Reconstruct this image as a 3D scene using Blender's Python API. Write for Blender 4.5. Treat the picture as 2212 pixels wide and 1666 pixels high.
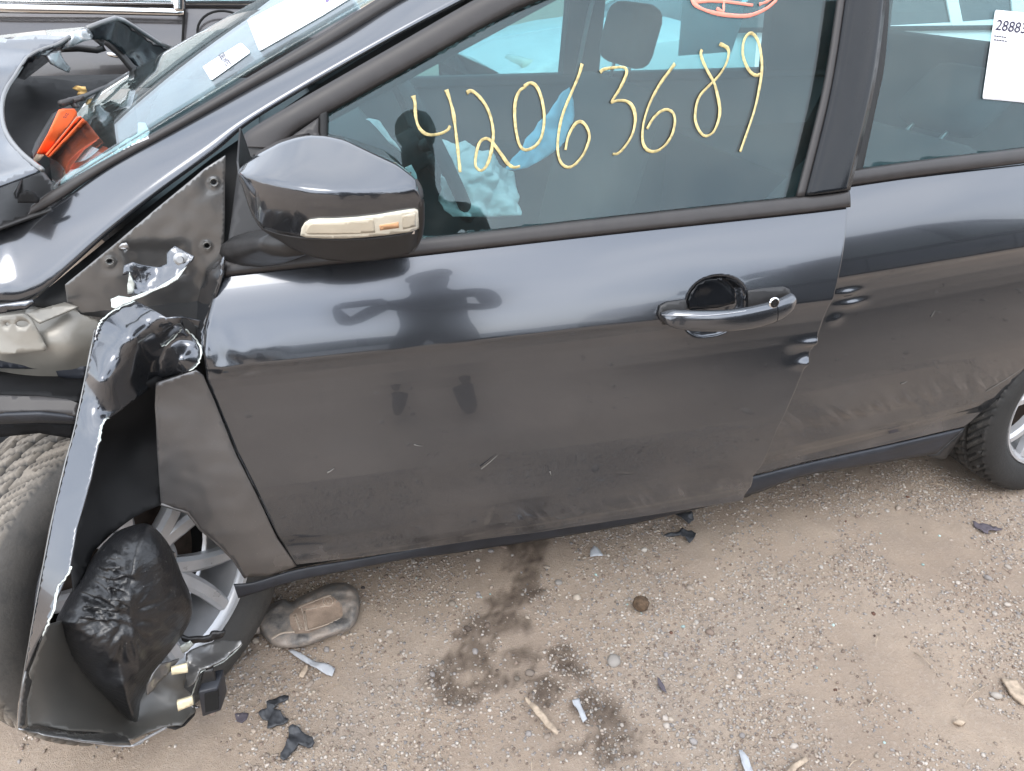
import bpy, bmesh, math, random
import numpy as np
from mathutils import Vector, Matrix, noise
from mathutils.geometry import delaunay_2d_cdt

for o in list(bpy.data.objects): bpy.data.objects.remove(o, do_unlink=True)
scene = bpy.context.scene
col = scene.collection
random.seed(7)
R = math.radians

# ------------------------------------------------------------------ camera
CAM = np.array([0.6008, -1.1392, 1.3449]); YAW, PITCH, ROLL, FPX = 0.334, 0.5258, 0.0209, 1600.0
_f = np.array([math.sin(YAW)*math.cos(PITCH), math.cos(YAW)*math.cos(PITCH), -math.sin(PITCH)])
_r = np.array([math.cos(YAW), -math.sin(YAW), 0.0]); _u = np.cross(_r, _f)
_c, _s = math.cos(ROLL), math.sin(ROLL)
RIGHT, UP, FWD = _c*_r+_s*_u, -_s*_r+_c*_u, _f
cd = bpy.data.cameras.new('camera'); cam = bpy.data.objects.new('camera', cd); col.objects.link(cam)
m = Matrix.Identity(4)
for i in range(3):
    m[i][0] = RIGHT[i]; m[i][1] = UP[i]; m[i][2] = -FWD[i]; m[i][3] = CAM[i]
cam.matrix_world = m
cd.sensor_width = 36; cd.lens = 36*FPX/2212.0; cd.clip_start = .02; cd.clip_end = 400
scene.camera = cam

# ------------------------------------------------------------------ sky, sun, exposure
SUN_EL, SUN_AZ = R(50), R(-112)     # azimuth of the light source in the XY plane
world = bpy.data.worlds.new('World'); scene.world = world; world.use_nodes = True
wn, wl = world.node_tree.nodes, world.node_tree.links
wn.clear()
w_out = wn.new('ShaderNodeOutputWorld'); w_bg = wn.new('ShaderNodeBackground')
sky = wn.new('ShaderNodeTexSky'); sky.sky_type = 'NISHITA'; sky.sun_disc = False
sky.sun_elevation = SUN_EL; sky.sun_rotation = math.pi/2-SUN_AZ; sky.dust_density = 2.0; sky.air_density = 1.0
tc = wn.new('ShaderNodeTexCoord')
mp = wn.new('ShaderNodeMapping'); mp.inputs['Scale'].default_value = (1.0, 1.0, 2.2)
nz = wn.new('ShaderNodeTexNoise'); nz.inputs['Scale'].default_value = 2.6; nz.inputs['Detail'].default_value = 8; nz.inputs['Roughness'].default_value = .58
nz.inputs['Distortion'].default_value = .35
cr = wn.new('ShaderNodeValToRGB'); cr.color_ramp.elements[0].position = .30; cr.color_ramp.elements[1].position = .68
cr.color_ramp.elements[0].color = (6.4, 7.2, 8.4, 1); cr.color_ramp.elements[1].color = (10.8, 11.1, 11.6, 1)
mx = wn.new('ShaderNodeMix'); mx.data_type = 'RGBA'; mx.inputs['Factor'].default_value = .84
wl.new(tc.outputs['Generated'], mp.inputs['Vector']); wl.new(mp.outputs['Vector'], nz.inputs['Vector'])
wl.new(nz.outputs['Fac'], cr.inputs['Fac'])
dp = wn.new('ShaderNodeVectorMath'); dp.operation = 'DOT_PRODUCT'
dp.inputs[1].default_value = (math.cos(SUN_AZ)*math.cos(SUN_EL), math.sin(SUN_AZ)*math.cos(SUN_EL), math.sin(SUN_EL))
wl.new(tc.outputs['Generated'], dp.inputs[0])
gl_ = wn.new('ShaderNodeMapRange'); gl_.interpolation_type = 'SMOOTHSTEP'; gl_.inputs['From Min'].default_value = -.5; gl_.inputs['From Max'].default_value = 1.0; gl_.inputs['To Min'].default_value = .50; gl_.inputs['To Max'].default_value = .95
wl.new(dp.outputs['Value'], gl_.inputs['Value'])
cm = wn.new('ShaderNodeVectorMath'); cm.operation = 'SCALE'; wl.new(cr.outputs['Color'], cm.inputs[0]); wl.new(gl_.outputs['Result'], cm.inputs['Scale'])
wl.new(sky.outputs['Color'], mx.inputs['A']); wl.new(cm.outputs['Vector'], mx.inputs['B'])
wl.new(mx.outputs['Result'], w_bg.inputs['Color'])
w_bg.inputs['Strength'].default_value = .15
wl.new(w_bg.outputs['Background'], w_out.inputs['Surface'])
sd = bpy.data.lights.new('sun', 'SUN'); sd.energy = .5; sd.angle = R(28); sd.color = (1, .96, .9)
sun = bpy.data.objects.new('sun', sd); col.objects.link(sun)
sun.rotation_euler = Vector((math.cos(SUN_AZ)*math.cos(SUN_EL), math.sin(SUN_AZ)*math.cos(SUN_EL), math.sin(SUN_EL))).to_track_quat('Z', 'Y').to_euler()
scene.view_settings.view_transform = 'Standard'; scene.view_settings.look = 'None'
scene.view_settings.gamma = 1; scene.view_settings.use_curve_mapping = False
scene.view_settings.exposure = 1.30
scene.render.engine = 'CYCLES'
scene.cycles.max_bounces = 10; scene.cycles.transparent_max_bounces = 12

# ------------------------------------------------------------------ pixel -> place helpers
# pixel frame: the photograph at 2212 x 1666
def ray(x, y):
    return FWD + RIGHT*((x-1106)/FPX) - UP*((y-833)/FPX)
def PY(x, y, Y):
    d = ray(x, y); return Vector(CAM + d*((Y-CAM[1])/d[1]))
def PZ(x, y, Z=0.0):
    d = ray(x, y); return Vector(CAM + d*((Z-CAM[2])/d[2]))
def PS(x, y, S, off=0.0):
    d = ray(x, y); t = (0-CAM[1])/d[1]
    for _ in range(40):
        p = CAM+d*t
        t2 = (S(p[0], p[2])+off-CAM[1])/d[1]
        if abs(t2-t) < 1e-6: break
        t = t+(t2-t)*.8
    return Vector(CAM+d*t)
# zoom frames used while measuring
def r1(x, y): return (.2604*x, .2604*y)
def r2(x, y): return (.2604*x, 325.3+.2604*y)
def r3(x, y): return (.2864*x, 704.8+.2864*y)
def r4(x, y): return (.3164*x, 1138.5+.3164*y)
def r5(x, y): return (542.2+.2604*x, .2604*y)
def r6(x, y): return (1084.3+.2604*x, .2604*y)
def r7(x, y): return (1626.5+.2799*x, .2799*y)
def r8(x, y): return (487.9+.2344*x, 260.2+.2344*y)
def b1(x, y): return (1355.4+.2278*x, 542.2+.2278*y)
def b2(x, y): return (1734.9+.2603*x, 650.6+.2603*y)
def b3(x, y): return (433.7+.2116*x, 1138.5+.2116*y)
def b4(x, y): return (867.4+.3326*x, 1111.4+.3326*y)
def b5(x, y): return (1463.8+.3382*x, 1111.4+.3382*y)
def b6(x, y): return (487.9+.1961*x, 1355.4+.1961*y)
def b7(x, y): return (433.7+.3092*x, 759+.3092*y)
def b8(x, y): return (1030.1+.3431*x, 813.2+.3431*y)
def L(fn, *pts): return [fn(*p) for p in pts]

# ------------------------------------------------------------------ materials
MAT = {}
def new_mat(name):
    mt = bpy.data.materials.new(name); mt.use_nodes = True
    n, l = mt.node_tree.nodes, mt.node_tree.links
    MAT[name] = mt
    return mt, n, l, n['Principled BSDF']
def noise_node(n, l, scale, detail=4, rough=.55, coord='Object', vec=None, stretch=None):
    t = n.new('ShaderNodeTexNoise'); t.inputs['Scale'].default_value = scale
    t.inputs['Detail'].default_value = detail; t.inputs['Roughness'].default_value = rough
    c = n.new('ShaderNodeTexCoord')
    if stretch:
        mpn = n.new('ShaderNodeMapping'); mpn.inputs['Scale'].default_value = stretch
        l.new(c.outputs[coord], mpn.inputs['Vector']); l.new(mpn.outputs['Vector'], t.inputs['Vector'])
    else: l.new(c.outputs[coord], t.inputs['Vector'])
    return t
def ramp(n, l, src, stops):
    r = n.new('ShaderNodeValToRGB'); e = r.color_ramp.elements
    while len(e) < len(stops): e.new(.5)
    for i, (p, c) in enumerate(stops):
        e[i].position = p; e[i].color = (c, c, c, 1) if not isinstance(c, tuple) else (*c, 1)
    l.new(src, r.inputs['Fac']); return r
def mixc(n, l, fac, a, b):
    x = n.new('ShaderNodeMix'); x.data_type = 'RGBA'
    for k, v in (('Factor', fac), ('A', a), ('B', b)):
        s = x.inputs[k]
        if isinstance(v, bpy.types.NodeSocket): l.new(v, s)
        elif isinstance(v, tuple): s.default_value = (*v, 1)
        else: s.default_value = v
    return x.outputs['Result']
def bump(n, l, src, strength, dist, bsdf):
    b = n.new('ShaderNodeBump'); b.inputs['Strength'].default_value = strength; b.inputs['Distance'].default_value = dist
    l.new(src, b.inputs['Height']); l.new(b.outputs['Normal'], bsdf.inputs['Normal']); return b
def mat_simple(name, colr, rough=.5, metal=0, var=.15, scale=30, coat=0, bumpd=0, bscale=200, spec=.5):
    mt, n, l, p = new_mat(name)
    t = noise_node(n, l, scale, 5)
    lo = tuple(c*(1-var) for c in colr); hi = tuple(min(1, c*(1+var)) for c in colr)
    l.new(mixc(n, l, ramp(n, l, t.outputs['Fac'], [(.3, 0.), (.7, 1.)]).outputs['Color'], lo, hi), p.inputs['Base Color'])
    rr = ramp(n, l, t.outputs['Fac'], [(.2, max(0, rough-.08)), (.8, min(1, rough+.08))]); l.new(rr.outputs['Color'], p.inputs['Roughness'])
    p.inputs['Metallic'].default_value = metal; p.inputs['Coat Weight'].default_value = coat; p.inputs['Coat Roughness'].default_value = .04
    p.inputs['Specular IOR Level'].default_value = spec
    if bumpd:
        t2 = noise_node(n, l, bscale, 3); bump(n, l, t2.outputs['Fac'], .6, bumpd, p)
    return mt
def mat_paint(name, colr, metal=.85, rough=.17, dust=.25, grime=.0, zlo=.2, zhi=.7, coatr=.025):
    """metallic car paint with a clear coat, specks of dust and road grime"""
    mt, n, l, p = new_mat(name)
    dn = noise_node(n, l, 9, 8, .68)
    sp = noise_node(n, l, 420, 2, .5)
    st = noise_node(n, l, 6, 6, .6, stretch=(1.0, 1.0, .35))
    c = n.new('ShaderNodeTexCoord'); sx = n.new('ShaderNodeSeparateXYZ'); l.new(c.outputs['Object'], sx.inputs['Vector'])
    mr = n.new('ShaderNodeMapRange'); mr.inputs['From Min'].default_value = zhi; mr.inputs['From Max'].default_value = zlo
    l.new(sx.outputs['Z'], mr.inputs['Value'])
    m1 = n.new('ShaderNodeMath'); m1.operation = 'MULTIPLY'; l.new(mr.outputs['Result'], m1.inputs[0])
    l.new(ramp(n, l, st.outputs['Fac'], [(.35, .15), (.75, 1.)]).outputs['Color'], m1.inputs[1])
    m2 = n.new('ShaderNodeMath'); m2.operation = 'MULTIPLY'; l.new(m1.outputs[0], m2.inputs[0]); m2.inputs[1].default_value = grime
    d1 = ramp(n, l, dn.outputs['Fac'], [(.45, 0.), (.8, dust*.35)])
    s1 = ramp(n, l, sp.outputs['Fac'], [(.70, 0.), (.76, dust)])
    a1 = n.new('ShaderNodeMath'); a1.operation = 'ADD'; l.new(d1.outputs['Color'], a1.inputs[0]); l.new(s1.outputs['Color'], a1.inputs[1])
    a2 = n.new('ShaderNodeMath'); a2.operation = 'ADD'; a2.use_clamp = True; l.new(a1.outputs[0], a2.inputs[0]); l.new(m2.outputs[0], a2.inputs[1])
    sc_ = n.new('ShaderNodeAttribute'); sc_.attribute_name = 'scuff'
    a3 = n.new('ShaderNodeMath'); a3.operation = 'ADD'; a3.use_clamp = True; l.new(a2.outputs[0], a3.inputs[0]); l.new(sc_.outputs['Fac'], a3.inputs[1]); a2 = a3
    l.new(mixc(n, l, a2.outputs[0], colr, (.20, .165, .135)), p.inputs['Base Color'])
    iv = n.new('ShaderNodeMath'); iv.operation = 'MULTIPLY_ADD'; iv.inputs[1].default_value = -metal; iv.inputs[2].default_value = metal
    l.new(a2.outputs[0], iv.inputs[0]); l.new(iv.outputs[0], p.inputs['Metallic'])
    rg = n.new('ShaderNodeMath'); rg.operation = 'MULTIPLY_ADD'; rg.inputs[1].default_value = .5; rg.inputs[2].default_value = rough
    l.new(a2.outputs[0], rg.inputs[0]); l.new(rg.outputs[0], p.inputs['Roughness'])
    p.inputs['Coat Weight'].default_value = 1.0
    rc = n.new('ShaderNodeMath'); rc.operation = 'MULTIPLY_ADD'; rc.inputs[1].default_value = .45; rc.inputs[2].default_value = coatr
    l.new(a2.outputs[0], rc.inputs[0]); l.new(rc.outputs[0], p.inputs['Coat Roughness'])
    return mt
def mat_glass(name, tint=(.62, .78, .78), refl=2.0, dirt=.06):
    mt = bpy.data.materials.new(name); mt.use_nodes = True; MAT[name] = mt
    n, l = mt.node_tree.nodes, mt.node_tree.links; n.clear()
    out = n.new('ShaderNodeOutputMaterial'); tr = n.new('ShaderNodeBsdfTransparent'); gl = n.new('ShaderNodeBsdfGlossy')
    tr.inputs['Color'].default_value = (*tint, 1); gl.inputs['Roughness'].default_value = .0; gl.inputs['Color'].default_value = (.93, .98, 1, 1)
    # Schlick reflection, the same from both sides of the pane
    fr = n.new('ShaderNodeLayerWeight'); fr.inputs['Blend'].default_value = .5
    pw = n.new('ShaderNodeMath'); pw.operation = 'POWER'; pw.inputs[1].default_value = 5; l.new(fr.outputs['Facing'], pw.inputs[0])
    mu = n.new('ShaderNodeMath'); mu.operation = 'MULTIPLY_ADD'; mu.use_clamp = True; mu.inputs[1].default_value = .957*refl; mu.inputs[2].default_value = .043*refl; l.new(pw.outputs[0], mu.inputs[0])
    m1 = n.new('ShaderNodeMixShader'); l.new(mu.outputs[0], m1.inputs[0]); l.new(tr.outputs[0], m1.inputs[1]); l.new(gl.outputs[0], m1.inputs[2])
    df = n.new('ShaderNodeBsdfDiffuse'); df.inputs['Color'].default_value = (.55, .52, .48, 1)
    t = noise_node(n, l, 14, 8, .7)
    rp = ramp(n, l, t.outputs['Fac'], [(.45, dirt*.25), (.8, dirt)])
    m2 = n.new('ShaderNodeMixShader'); l.new(rp.outputs['Color'], m2.inputs[0]); l.new(m1.outputs[0], m2.inputs[1]); l.new(df.outputs[0], m2.inputs[2])
    l.new(m2.outputs[0], out.inputs['Surface'])
    return mt

PAINT = (.100, .106, .118)
mat_paint('paint', PAINT, dust=.16, grime=.0)
mat_paint('paint_door', PAINT, dust=.05, grime=.03, zlo=.20, zhi=.55)
mat_paint('paint_dirty', (.10, .098, .10), metal=.6, rough=.42, dust=.35, grime=.5, zlo=.2, zhi=.9, coatr=.12)
mat_paint('paint_bare', (.15, .148, .145), metal=.6, rough=.38, dust=.3, coatr=.10)
mat_paint('underside', (.10, .095, .085), metal=.2, rough=.5, dust=.5, coatr=.30)
mat_paint('suv_paint', (.085, .08, .08), dust=.3, grime=.3, zlo=.3, zhi=1.1)
mat_paint('silver_paint', (.55, .57, .58), metal=.5, dust=.3)
mat_paint('white_paint', (.78, .79, .78), metal=0, dust=.25)
mat_paint('beige_paint', (.33, .27, .20), metal=.5, dust=.3)
mat_paint('black_paint', (.02, .021, .024), metal=.3, dust=.25)
mat_simple('trim_black', (.022, .021, .021), .42, var=.2)
mat_simple('trim_grey', (.040, .036, .035), .40, var=.12, spec=.4)
mat_simple('gloss_black', (.010, .011, .013), .12, coat=0, var=.1, spec=.32)
mat_simple('rubber_seal', (.010, .010, .010), .65, var=.2)
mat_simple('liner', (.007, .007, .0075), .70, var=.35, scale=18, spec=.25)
mat_simple('chrome', (.82, .82, .82), .10, metal=1, var=.03)
mat_simple('alloy', (.50, .505, .52), .32, metal=.40, var=.08, coat=.5)
mat_simple('steel', (.38, .38, .38), .35, metal=.9, var=.2)
mat_simple('torn_edge', (.62, .66, .62), .42, metal=.5, var=.25, scale=60)
mat_simple('primer', (.115, .11, .10), .35, metal=.3, var=.14, coat=.5)
mat_simple('apron_metal', (.27, .25, .215), .45, metal=.35, var=.16, scale=14, coat=.3)
mat_simple('sill_plastic', (.020, .022, .028), .45, var=.25, scale=25)
mat_simple('interior_trim', (.035, .037, .04), .7, var=.15)
mat_simple('seat_cloth', (.05, .052, .055), .9, var=.2, scale=20)
mat_simple('headliner', (.30, .30, .29), .95, var=.05)
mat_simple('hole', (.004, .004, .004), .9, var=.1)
mat_simple('airbag_cloth', (.80, .80, .80), .85, var=.05)
mat_simple('blue_cloth', (.30, .60, .78), .7, var=.08, scale=40)
mat_simple('paper', (.86, .86, .88), .7, var=.02)
mat_simple('ink', (.03, .025, .05), .7, var=.1)
mat_simple('purple_ink', (.22, .16, .34), .7, var=.1)
mat_simple('yellow_paint_pen', (.58, .47, .22), .55, var=.38, scale=160, bumpd=.001, bscale=300)
mat_simple('pink_paint_pen', (.95, .33, .25), .55, var=.1, scale=120)
mat_simple('orange_plastic', (.95, .135, .03), .42, var=.1, scale=25)
mat_simple('amber', (.75, .42, .22), .3, var=.1, coat=1)
mat_simple('lens_clear', (.68, .61, .48), .18, var=.06, coat=1)
mat_simple('lens_frame', (.80, .75, .62), .25, var=.05, coat=1)
mat_simple('foam_cream', (.80, .70, .48), .8, var=.08)
mat_simple('black_shard', (.045, .047, .052), .55, var=.45, scale=60)
mat_simple('grey_plastic', (.42, .43, .45), .5, var=.1)
mat_simple('scratch_mark', (.16, .15, .135), .6, var=.2)
mat_simple('wood', (.40, .315, .235), .8, var=.35, scale=70)
mat_simple('clod', (.11, .07, .042), .95, var=.45, scale=90, bumpd=.004, bscale=160)
mat_simple('leaf_dark', (.10, .085, .10), .8, var=.3)
mat_simple('brass_clip', (.55, .35, .13), .4, metal=.5, var=.2)
mat_simple('disc_iron', (.10, .075, .06), .6, metal=.6, var=.4)
mat_glass('glass', (.60, .76, .77), 1.0, .03); mat_glass('glass_ws', (.76, .86, .87), 1.0, .05); mat_glass('glass_far', (.66, .84, .86), 1.6, .08)
mat_glass('glass_dark', (.12, .15, .15), 2.2, .10)

def mat_tyre(name, dusty, dustcol=(.25, .215, .175)):
    mt, n, l, p = new_mat(name)
    t = noise_node(n, l, 16, 8, .7); t2 = noise_node(n, l, 150, 4, .6)
    a = n.new('ShaderNodeMath'); a.operation = 'MULTIPLY_ADD'; a.inputs[1].default_value = .35; l.new(t2.outputs['Fac'], a.inputs[0]); l.new(t.outputs['Fac'], a.inputs[2])
    f = ramp(n, l, a.outputs[0], [(.50-.35*dusty+.15, 0.), (.85-.3*dusty+.12, .97)])
    at = n.new('ShaderNodeAttribute'); at.attribute_name = 'dust'
    mu = n.new('ShaderNodeMath'); mu.operation = 'MULTIPLY'; l.new(f.outputs['Color'], mu.inputs[0]); l.new(at.outputs['Fac'], mu.inputs[1])
    l.new(mixc(n, l, mu.outputs[0], (.020, .020, .020), dustcol), p.inputs['Base Color'])
    p.inputs['Roughness'].default_value = .72
    bump(n, l, t2.outputs['Fac'], .5, .002, p)
    return mt
mat_tyre('tyre_dusty', .9); mat_tyre('tyre', .5, (.085, .08, .074))

def mat_bag():
    mt, n, l, p = new_mat('bag_plastic')
    p.inputs['Base Color'].default_value = (.012, .012, .013, 1); p.inputs['Roughness'].default_value = .30
    p.inputs['Specular IOR Level'].default_value = .6
    t = noise_node(n, l, 22, 6, .62, stretch=(.5, 1., 1.6)); sp = noise_node(n, l, 260, 2)
    bump(n, l, t.outputs['Fac'], .55, .006, p)
    l.new(mixc(n, l, ramp(n, l, sp.outputs['Fac'], [(.72, 0.), (.78, .6)]).outputs['Color'], (.012, .012, .013), (.45, .43, .40)), p.inputs['Base Color'])
mat_bag()
mat_simple('mud_light', (.42, .34, .27), .85, var=.2, scale=60)
mat_simple('mud', (.33, .245, .185), .85, var=.18, scale=45, bumpd=.002, bscale=240)
def mat_bottle():
    mt, n, l, p = new_mat('bottle_plastic')
    t = noise_node(n, l, 20, 8, .7); t2 = noise_node(n, l, 220, 3)
    c = ramp(n, l, t.outputs['Fac'], [(.34, (.085, .082, .082)), (.46, (.19, .172, .155)), (.58, (.30, .25, .21)), (.75, (.42, .37, .32))])
    l.new(c.outputs['Color'], p.inputs['Base Color'])
    r = ramp(n, l, t.outputs['Fac'], [(.38, .28), (.55, .8)]); l.new(r.outputs['Color'], p.inputs['Roughness'])
    bump(n, l, t2.outputs['Fac'], .4, .002, p)
mat_bottle()

# ------------------------------------------------------------------ mesh helpers
def tag(o, label=None, cat=None, group=None, kind=None):
    if label: o['label'] = label
    if cat: o['category'] = cat
    if group: o['group'] = group
    if kind: o['kind'] = kind
    return o
def empty(name, loc=(0, 0, 0)):
    o = bpy.data.objects.new(name, None); col.objects.link(o); o.location = loc; o.empty_display_size = .05
    return o
def mk(name, verts, faces, mat, parent=None, smooth=True, sharp=None):
    me = bpy.data.meshes.new(name); me.from_pydata([tuple(v) for v in verts], [], faces); me.update()
    bm = bmesh.new(); bm.from_mesh(me); bmesh.ops.recalc_face_normals(bm, faces=bm.faces); bm.to_mesh(me); bm.free()
    mats = mat if isinstance(mat, (list, tuple)) else [mat]
    for x in mats: me.materials.append(MAT[x])
    if smooth:
        me.shade_smooth()
        if sharp: me.set_sharp_from_angle(angle=R(sharp))
    o = bpy.data.objects.new(name, me); col.objects.link(o)
    if parent is not None:
        o.parent = parent
        if parent.type == 'EMPTY': o.matrix_parent_inverse = Matrix.Translation(parent.location).inverted()
    return o
def solid(o, th, off=-1):
    s = o.modifiers.new('thickness', 'SOLIDIFY'); s.thickness = th; s.offset = off; s.use_quality_normals = True; return o
def bevel(o, w, seg=2):
    b = o.modifiers.new('bevel', 'BEVEL'); b.width = w; b.segments = seg; b.limit_method = 'ANGLE'; b.angle_limit = R(40); return o
def catmull(pts, per=6, closed=False):
    pts = [np.array(p, float) for p in pts]; n = len(pts); out = []
    rng = n if closed else n-1
    for i in range(rng):
        if closed: a, b, c, d = pts[(i-1) % n], pts[i], pts[(i+1) % n], pts[(i+2) % n]
        else: a, b, c, d = pts[max(i-1, 0)], pts[i], pts[i+1], pts[min(i+2, n-1)]
        for k in range(per):
            t = k/per
            out.append(.5*((2*b)+(-a+c)*t+(2*a-5*b+4*c-d)*t*t+(-a+3*b-3*c+d)*t**3))
    if not closed: out.append(pts[-1])
    return out
def interp(tab, x):
    if x <= tab[0][0]: return tab[0][1]
    for (a, b), (c, d) in zip(tab, tab[1:]):
        if x <= c: return b+(d-b)*(x-a)/(c-a)
    return tab[-1][1]
def smooth01(a, b, x):
    t = min(1, max(0, (x-a)/(b-a))); return t*t*(3-2*t)
def inside(poly, x, y):
    c = False; n = len(poly); j = n-1
    for i in range(n):
        xi, yi = poly[i][0], poly[i][1]; xj, yj = poly[j][0], poly[j][1]
        if (yi > y) != (yj > y) and x < (xj-xi)*(y-yi)/(yj-yi)+xi: c = not c
        j = i
    return c
def depth_fn(ctrl):
    """thin-plate interpolation of car-side distance Y through (px, py, Y) control points"""
    P = np.array([(c[0]/100, c[1]/100) for c in ctrl]); v = np.array([c[2] for c in ctrl]); n = len(P)
    if n < 3:
        k = float(v.mean()); return lambda x, y: k
    def U(r2): return np.where(r2 > 0, r2*np.log(r2+1e-12), 0)
    D = ((P[:, None]-P[None])**2).sum(-1)
    A = np.zeros((n+3, n+3)); A[:n, :n] = U(D)+np.eye(n)*.02; A[:n, n] = 1; A[:n, n+1:] = P; A[n, :n] = 1; A[n+1:, :n] = P.T
    w = np.linalg.lstsq(A, np.r_[v, 0, 0, 0], rcond=None)[0]
    def f(x, y):
        q = np.array([x/100, y/100]); return float(U(((P-q)**2).sum(-1))@w[:n]+w[n]+q@w[n+1:])
    return f
def resample(poly, step):
    out = []; n = len(poly)
    for i in range(n):
        a, b = np.array(poly[i][:2], float), np.array(poly[(i+1) % n][:2], float)
        k = max(1, int(round(np.linalg.norm(b-a)/step)))
        for j in range(k): out.append(a+(b-a)*j/k)
    return out
def fill2d(outline, step, holes=()):
    vs = [Vector((p[0], p[1])) for p in resample(outline, step)]; n0 = len(vs)
    es = [(i, (i+1) % n0) for i in range(n0)]
    for h in holes:
        hv = [Vector((p[0], p[1])) for p in h]; b = len(vs); vs += hv
        es += [(b+i, b+(i+1) % len(hv)) for i in range(len(hv))]
    xs = [p[0] for p in outline]; ys = [p[1] for p in outline]
    bd = np.array([tuple(v) for v in vs])
    r = 0; y = min(ys)+step*.5
    while y < max(ys):
        x = min(xs)+step*(.5 if r % 2 else 0)
        while x < max(xs):
            jx, jy = x+random.uniform(-.12, .12)*step, y+random.uniform(-.12, .12)*step
            if inside(outline, jx, jy) and not any(inside(h, jx, jy) for h in holes) and ((bd-(jx, jy))**2).sum(1).min() > (.5*step)**2:
                vs.append(Vector((jx, jy)))
            x += step
        y += step*.87; r += 1
    V, E_, F, _, _, _ = delaunay_2d_cdt(vs, es, [], 1, 1e-5)
    F2 = []
    for f in F:
        cx = sum(V[i].x for i in f)/len(f); cy = sum(V[i].y for i in f)/len(f)
        if inside(outline, cx, cy) and not any(inside(h, cx, cy) for h in holes): F2.append(list(f))
    return V, F2
def patch(name, outline, dep, mat, parent, step=12, holes=(), th=.0015, curve=False, wr=None, surf=None, off=0, sharp=None):
    """sheet cut to an outline (pixels) lying at its own distance: dep = Y control points, or a body surface"""
    if curve: outline = [tuple(p) for p in catmull([q[:2] for q in outline], 4, True)]
    V, F = fill2d(outline, step, holes)
    fn = None if surf else depth_fn(dep) if isinstance(dep, list) else dep if callable(dep) else (lambda x, y: dep)
    vs = []
    for v in V:
        if surf: p = PS(v.x, v.y, surf, off)
        else: p = PY(v.x, v.y, fn(v.x, v.y))
        if wr:
            p = p + Vector((.3, -1, .3))*wr(p, v.x, v.y)
        vs.append(p)
    o = mk(name, vs, F, mat, parent, True, sharp)
    if th: solid(o, th, 0)
    return o
def wrinkle(amp, scale, stretch=(1, 1, 1), seed=0):
    def f(p, x, y):
        q = Vector((p.x*stretch[0]*scale+seed, p.y*stretch[1]*scale, p.z*stretch[2]*scale))
        return amp*(noise.noise(q)+.5*noise.noise(q*2.1)+.25*noise.noise(q*4.3))
    return f
def creases(amp, scale, seed=0, stretch=(1, 1, 1)):
    """sharp crumple folds"""
    def f(p, x, y):
        q = Vector((p.x*stretch[0]*scale+seed, p.y*stretch[1]*scale, p.z*stretch[2]*scale))
        return amp*(abs(noise.noise(q))*1.6+abs(noise.noise(q*2.3+Vector((3, 1, 7))))*.7-.7)
    return f
def blob(name, outline, dep, bulge, mat, parent, step=10, wr=None, back=.6, curve=True):
    """closed body with an outline: front and back bulge apart from the rim"""
    if curve: outline = [tuple(p) for p in catmull([q[:2] for q in outline], 4, True)]
    V, F = fill2d(outline, step)
    fn = depth_fn(dep) if isinstance(dep, list) else (lambda x, y: dep)
    bd = np.array(resample(outline, step*.5))
    mxd = max(math.sqrt(((bd-(v.x, v.y))**2).sum(1).min()) for v in V)
    top, bot = [], []
    for v in V:
        e = math.sqrt(((bd-(v.x, v.y))**2).sum(1).min())/mxd
        h = math.sqrt(max(0, 1-(1-e)**2))*bulge
        Y = fn(v.x, v.y); p = PY(v.x, v.y, Y-h)
        if wr: p = p+Vector((.25, -1, .35))*wr(p, v.x, v.y)*min(1, e*3+.15)
        top.append(p); bot.append(PY(v.x, v.y, Y+h*back+.002))
    n = len(V)
    return mk(name, top+bot, F+[[i+n for i in reversed(f)] for f in F], mat, parent)
def weld(o, d=.0005):
    bm = bmesh.new(); bm.from_mesh(o.data); bmesh.ops.remove_doubles(bm, verts=bm.verts, dist=d)
    bmesh.ops.recalc_face_normals(bm, faces=bm.faces); bm.to_mesh(o.data); bm.free(); o.data.shade_smooth(); return o
def loft(name, secs, mat, parent, closed=True, cap=True, smooth=True, sharp=None):
    n = len(secs[0]); vs = [p for s in secs for p in s]; fs = []
    for i in range(len(secs)-1):
        for j in range(n if closed else n-1):
            k = (j+1) % n; fs.append([i*n+j, i*n+k, (i+1)*n+k, (i+1)*n+j])
    if cap and closed:
        fs.append(list(range(n))[::-1]); fs.append([(len(secs)-1)*n+j for j in range(n)])
    return mk(name, vs, fs, mat, parent, smooth, sharp)
def tube(name, pts, rad, mat, parent, seg=10, flat=1.0, up=(0, 0, 1), cap=True):
    pts = [Vector(p) for p in pts]; secs = []; upv = Vector(up)
    for i, p in enumerate(pts):
        t = (pts[min(i+1, len(pts)-1)]-pts[max(i-1, 0)])
        if t.length < 1e-9: t = Vector((1, 0, 0))
        t.normalize(); s = t.cross(upv)
        if s.length < 1e-4: s = t.cross(Vector((0, 1, .01)))
        s.normalize(); q = s.cross(t)
        r = rad(i/(len(pts)-1)) if callable(rad) else rad
        secs.append([p+s*math.cos(a)*r+q*math.sin(a)*r*flat for a in [2*math.pi*k/seg for k in range(seg)]])
    return loft(name, secs, mat, parent, True, cap)
def grid(name, pts, mat, parent, th=.0, smooth=True, sharp=None):
    n, mm = len(pts), len(pts[0]); vs = [p for r in pts for p in r]
    fs = [[i*mm+j, i*mm+j+1, (i+1)*mm+j+1, (i+1)*mm+j] for i in range(n-1) for j in range(mm-1)]
    o = mk(name, vs, fs, mat, parent, smooth, sharp)
    if th: solid(o, th, 0)
    return o
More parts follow.
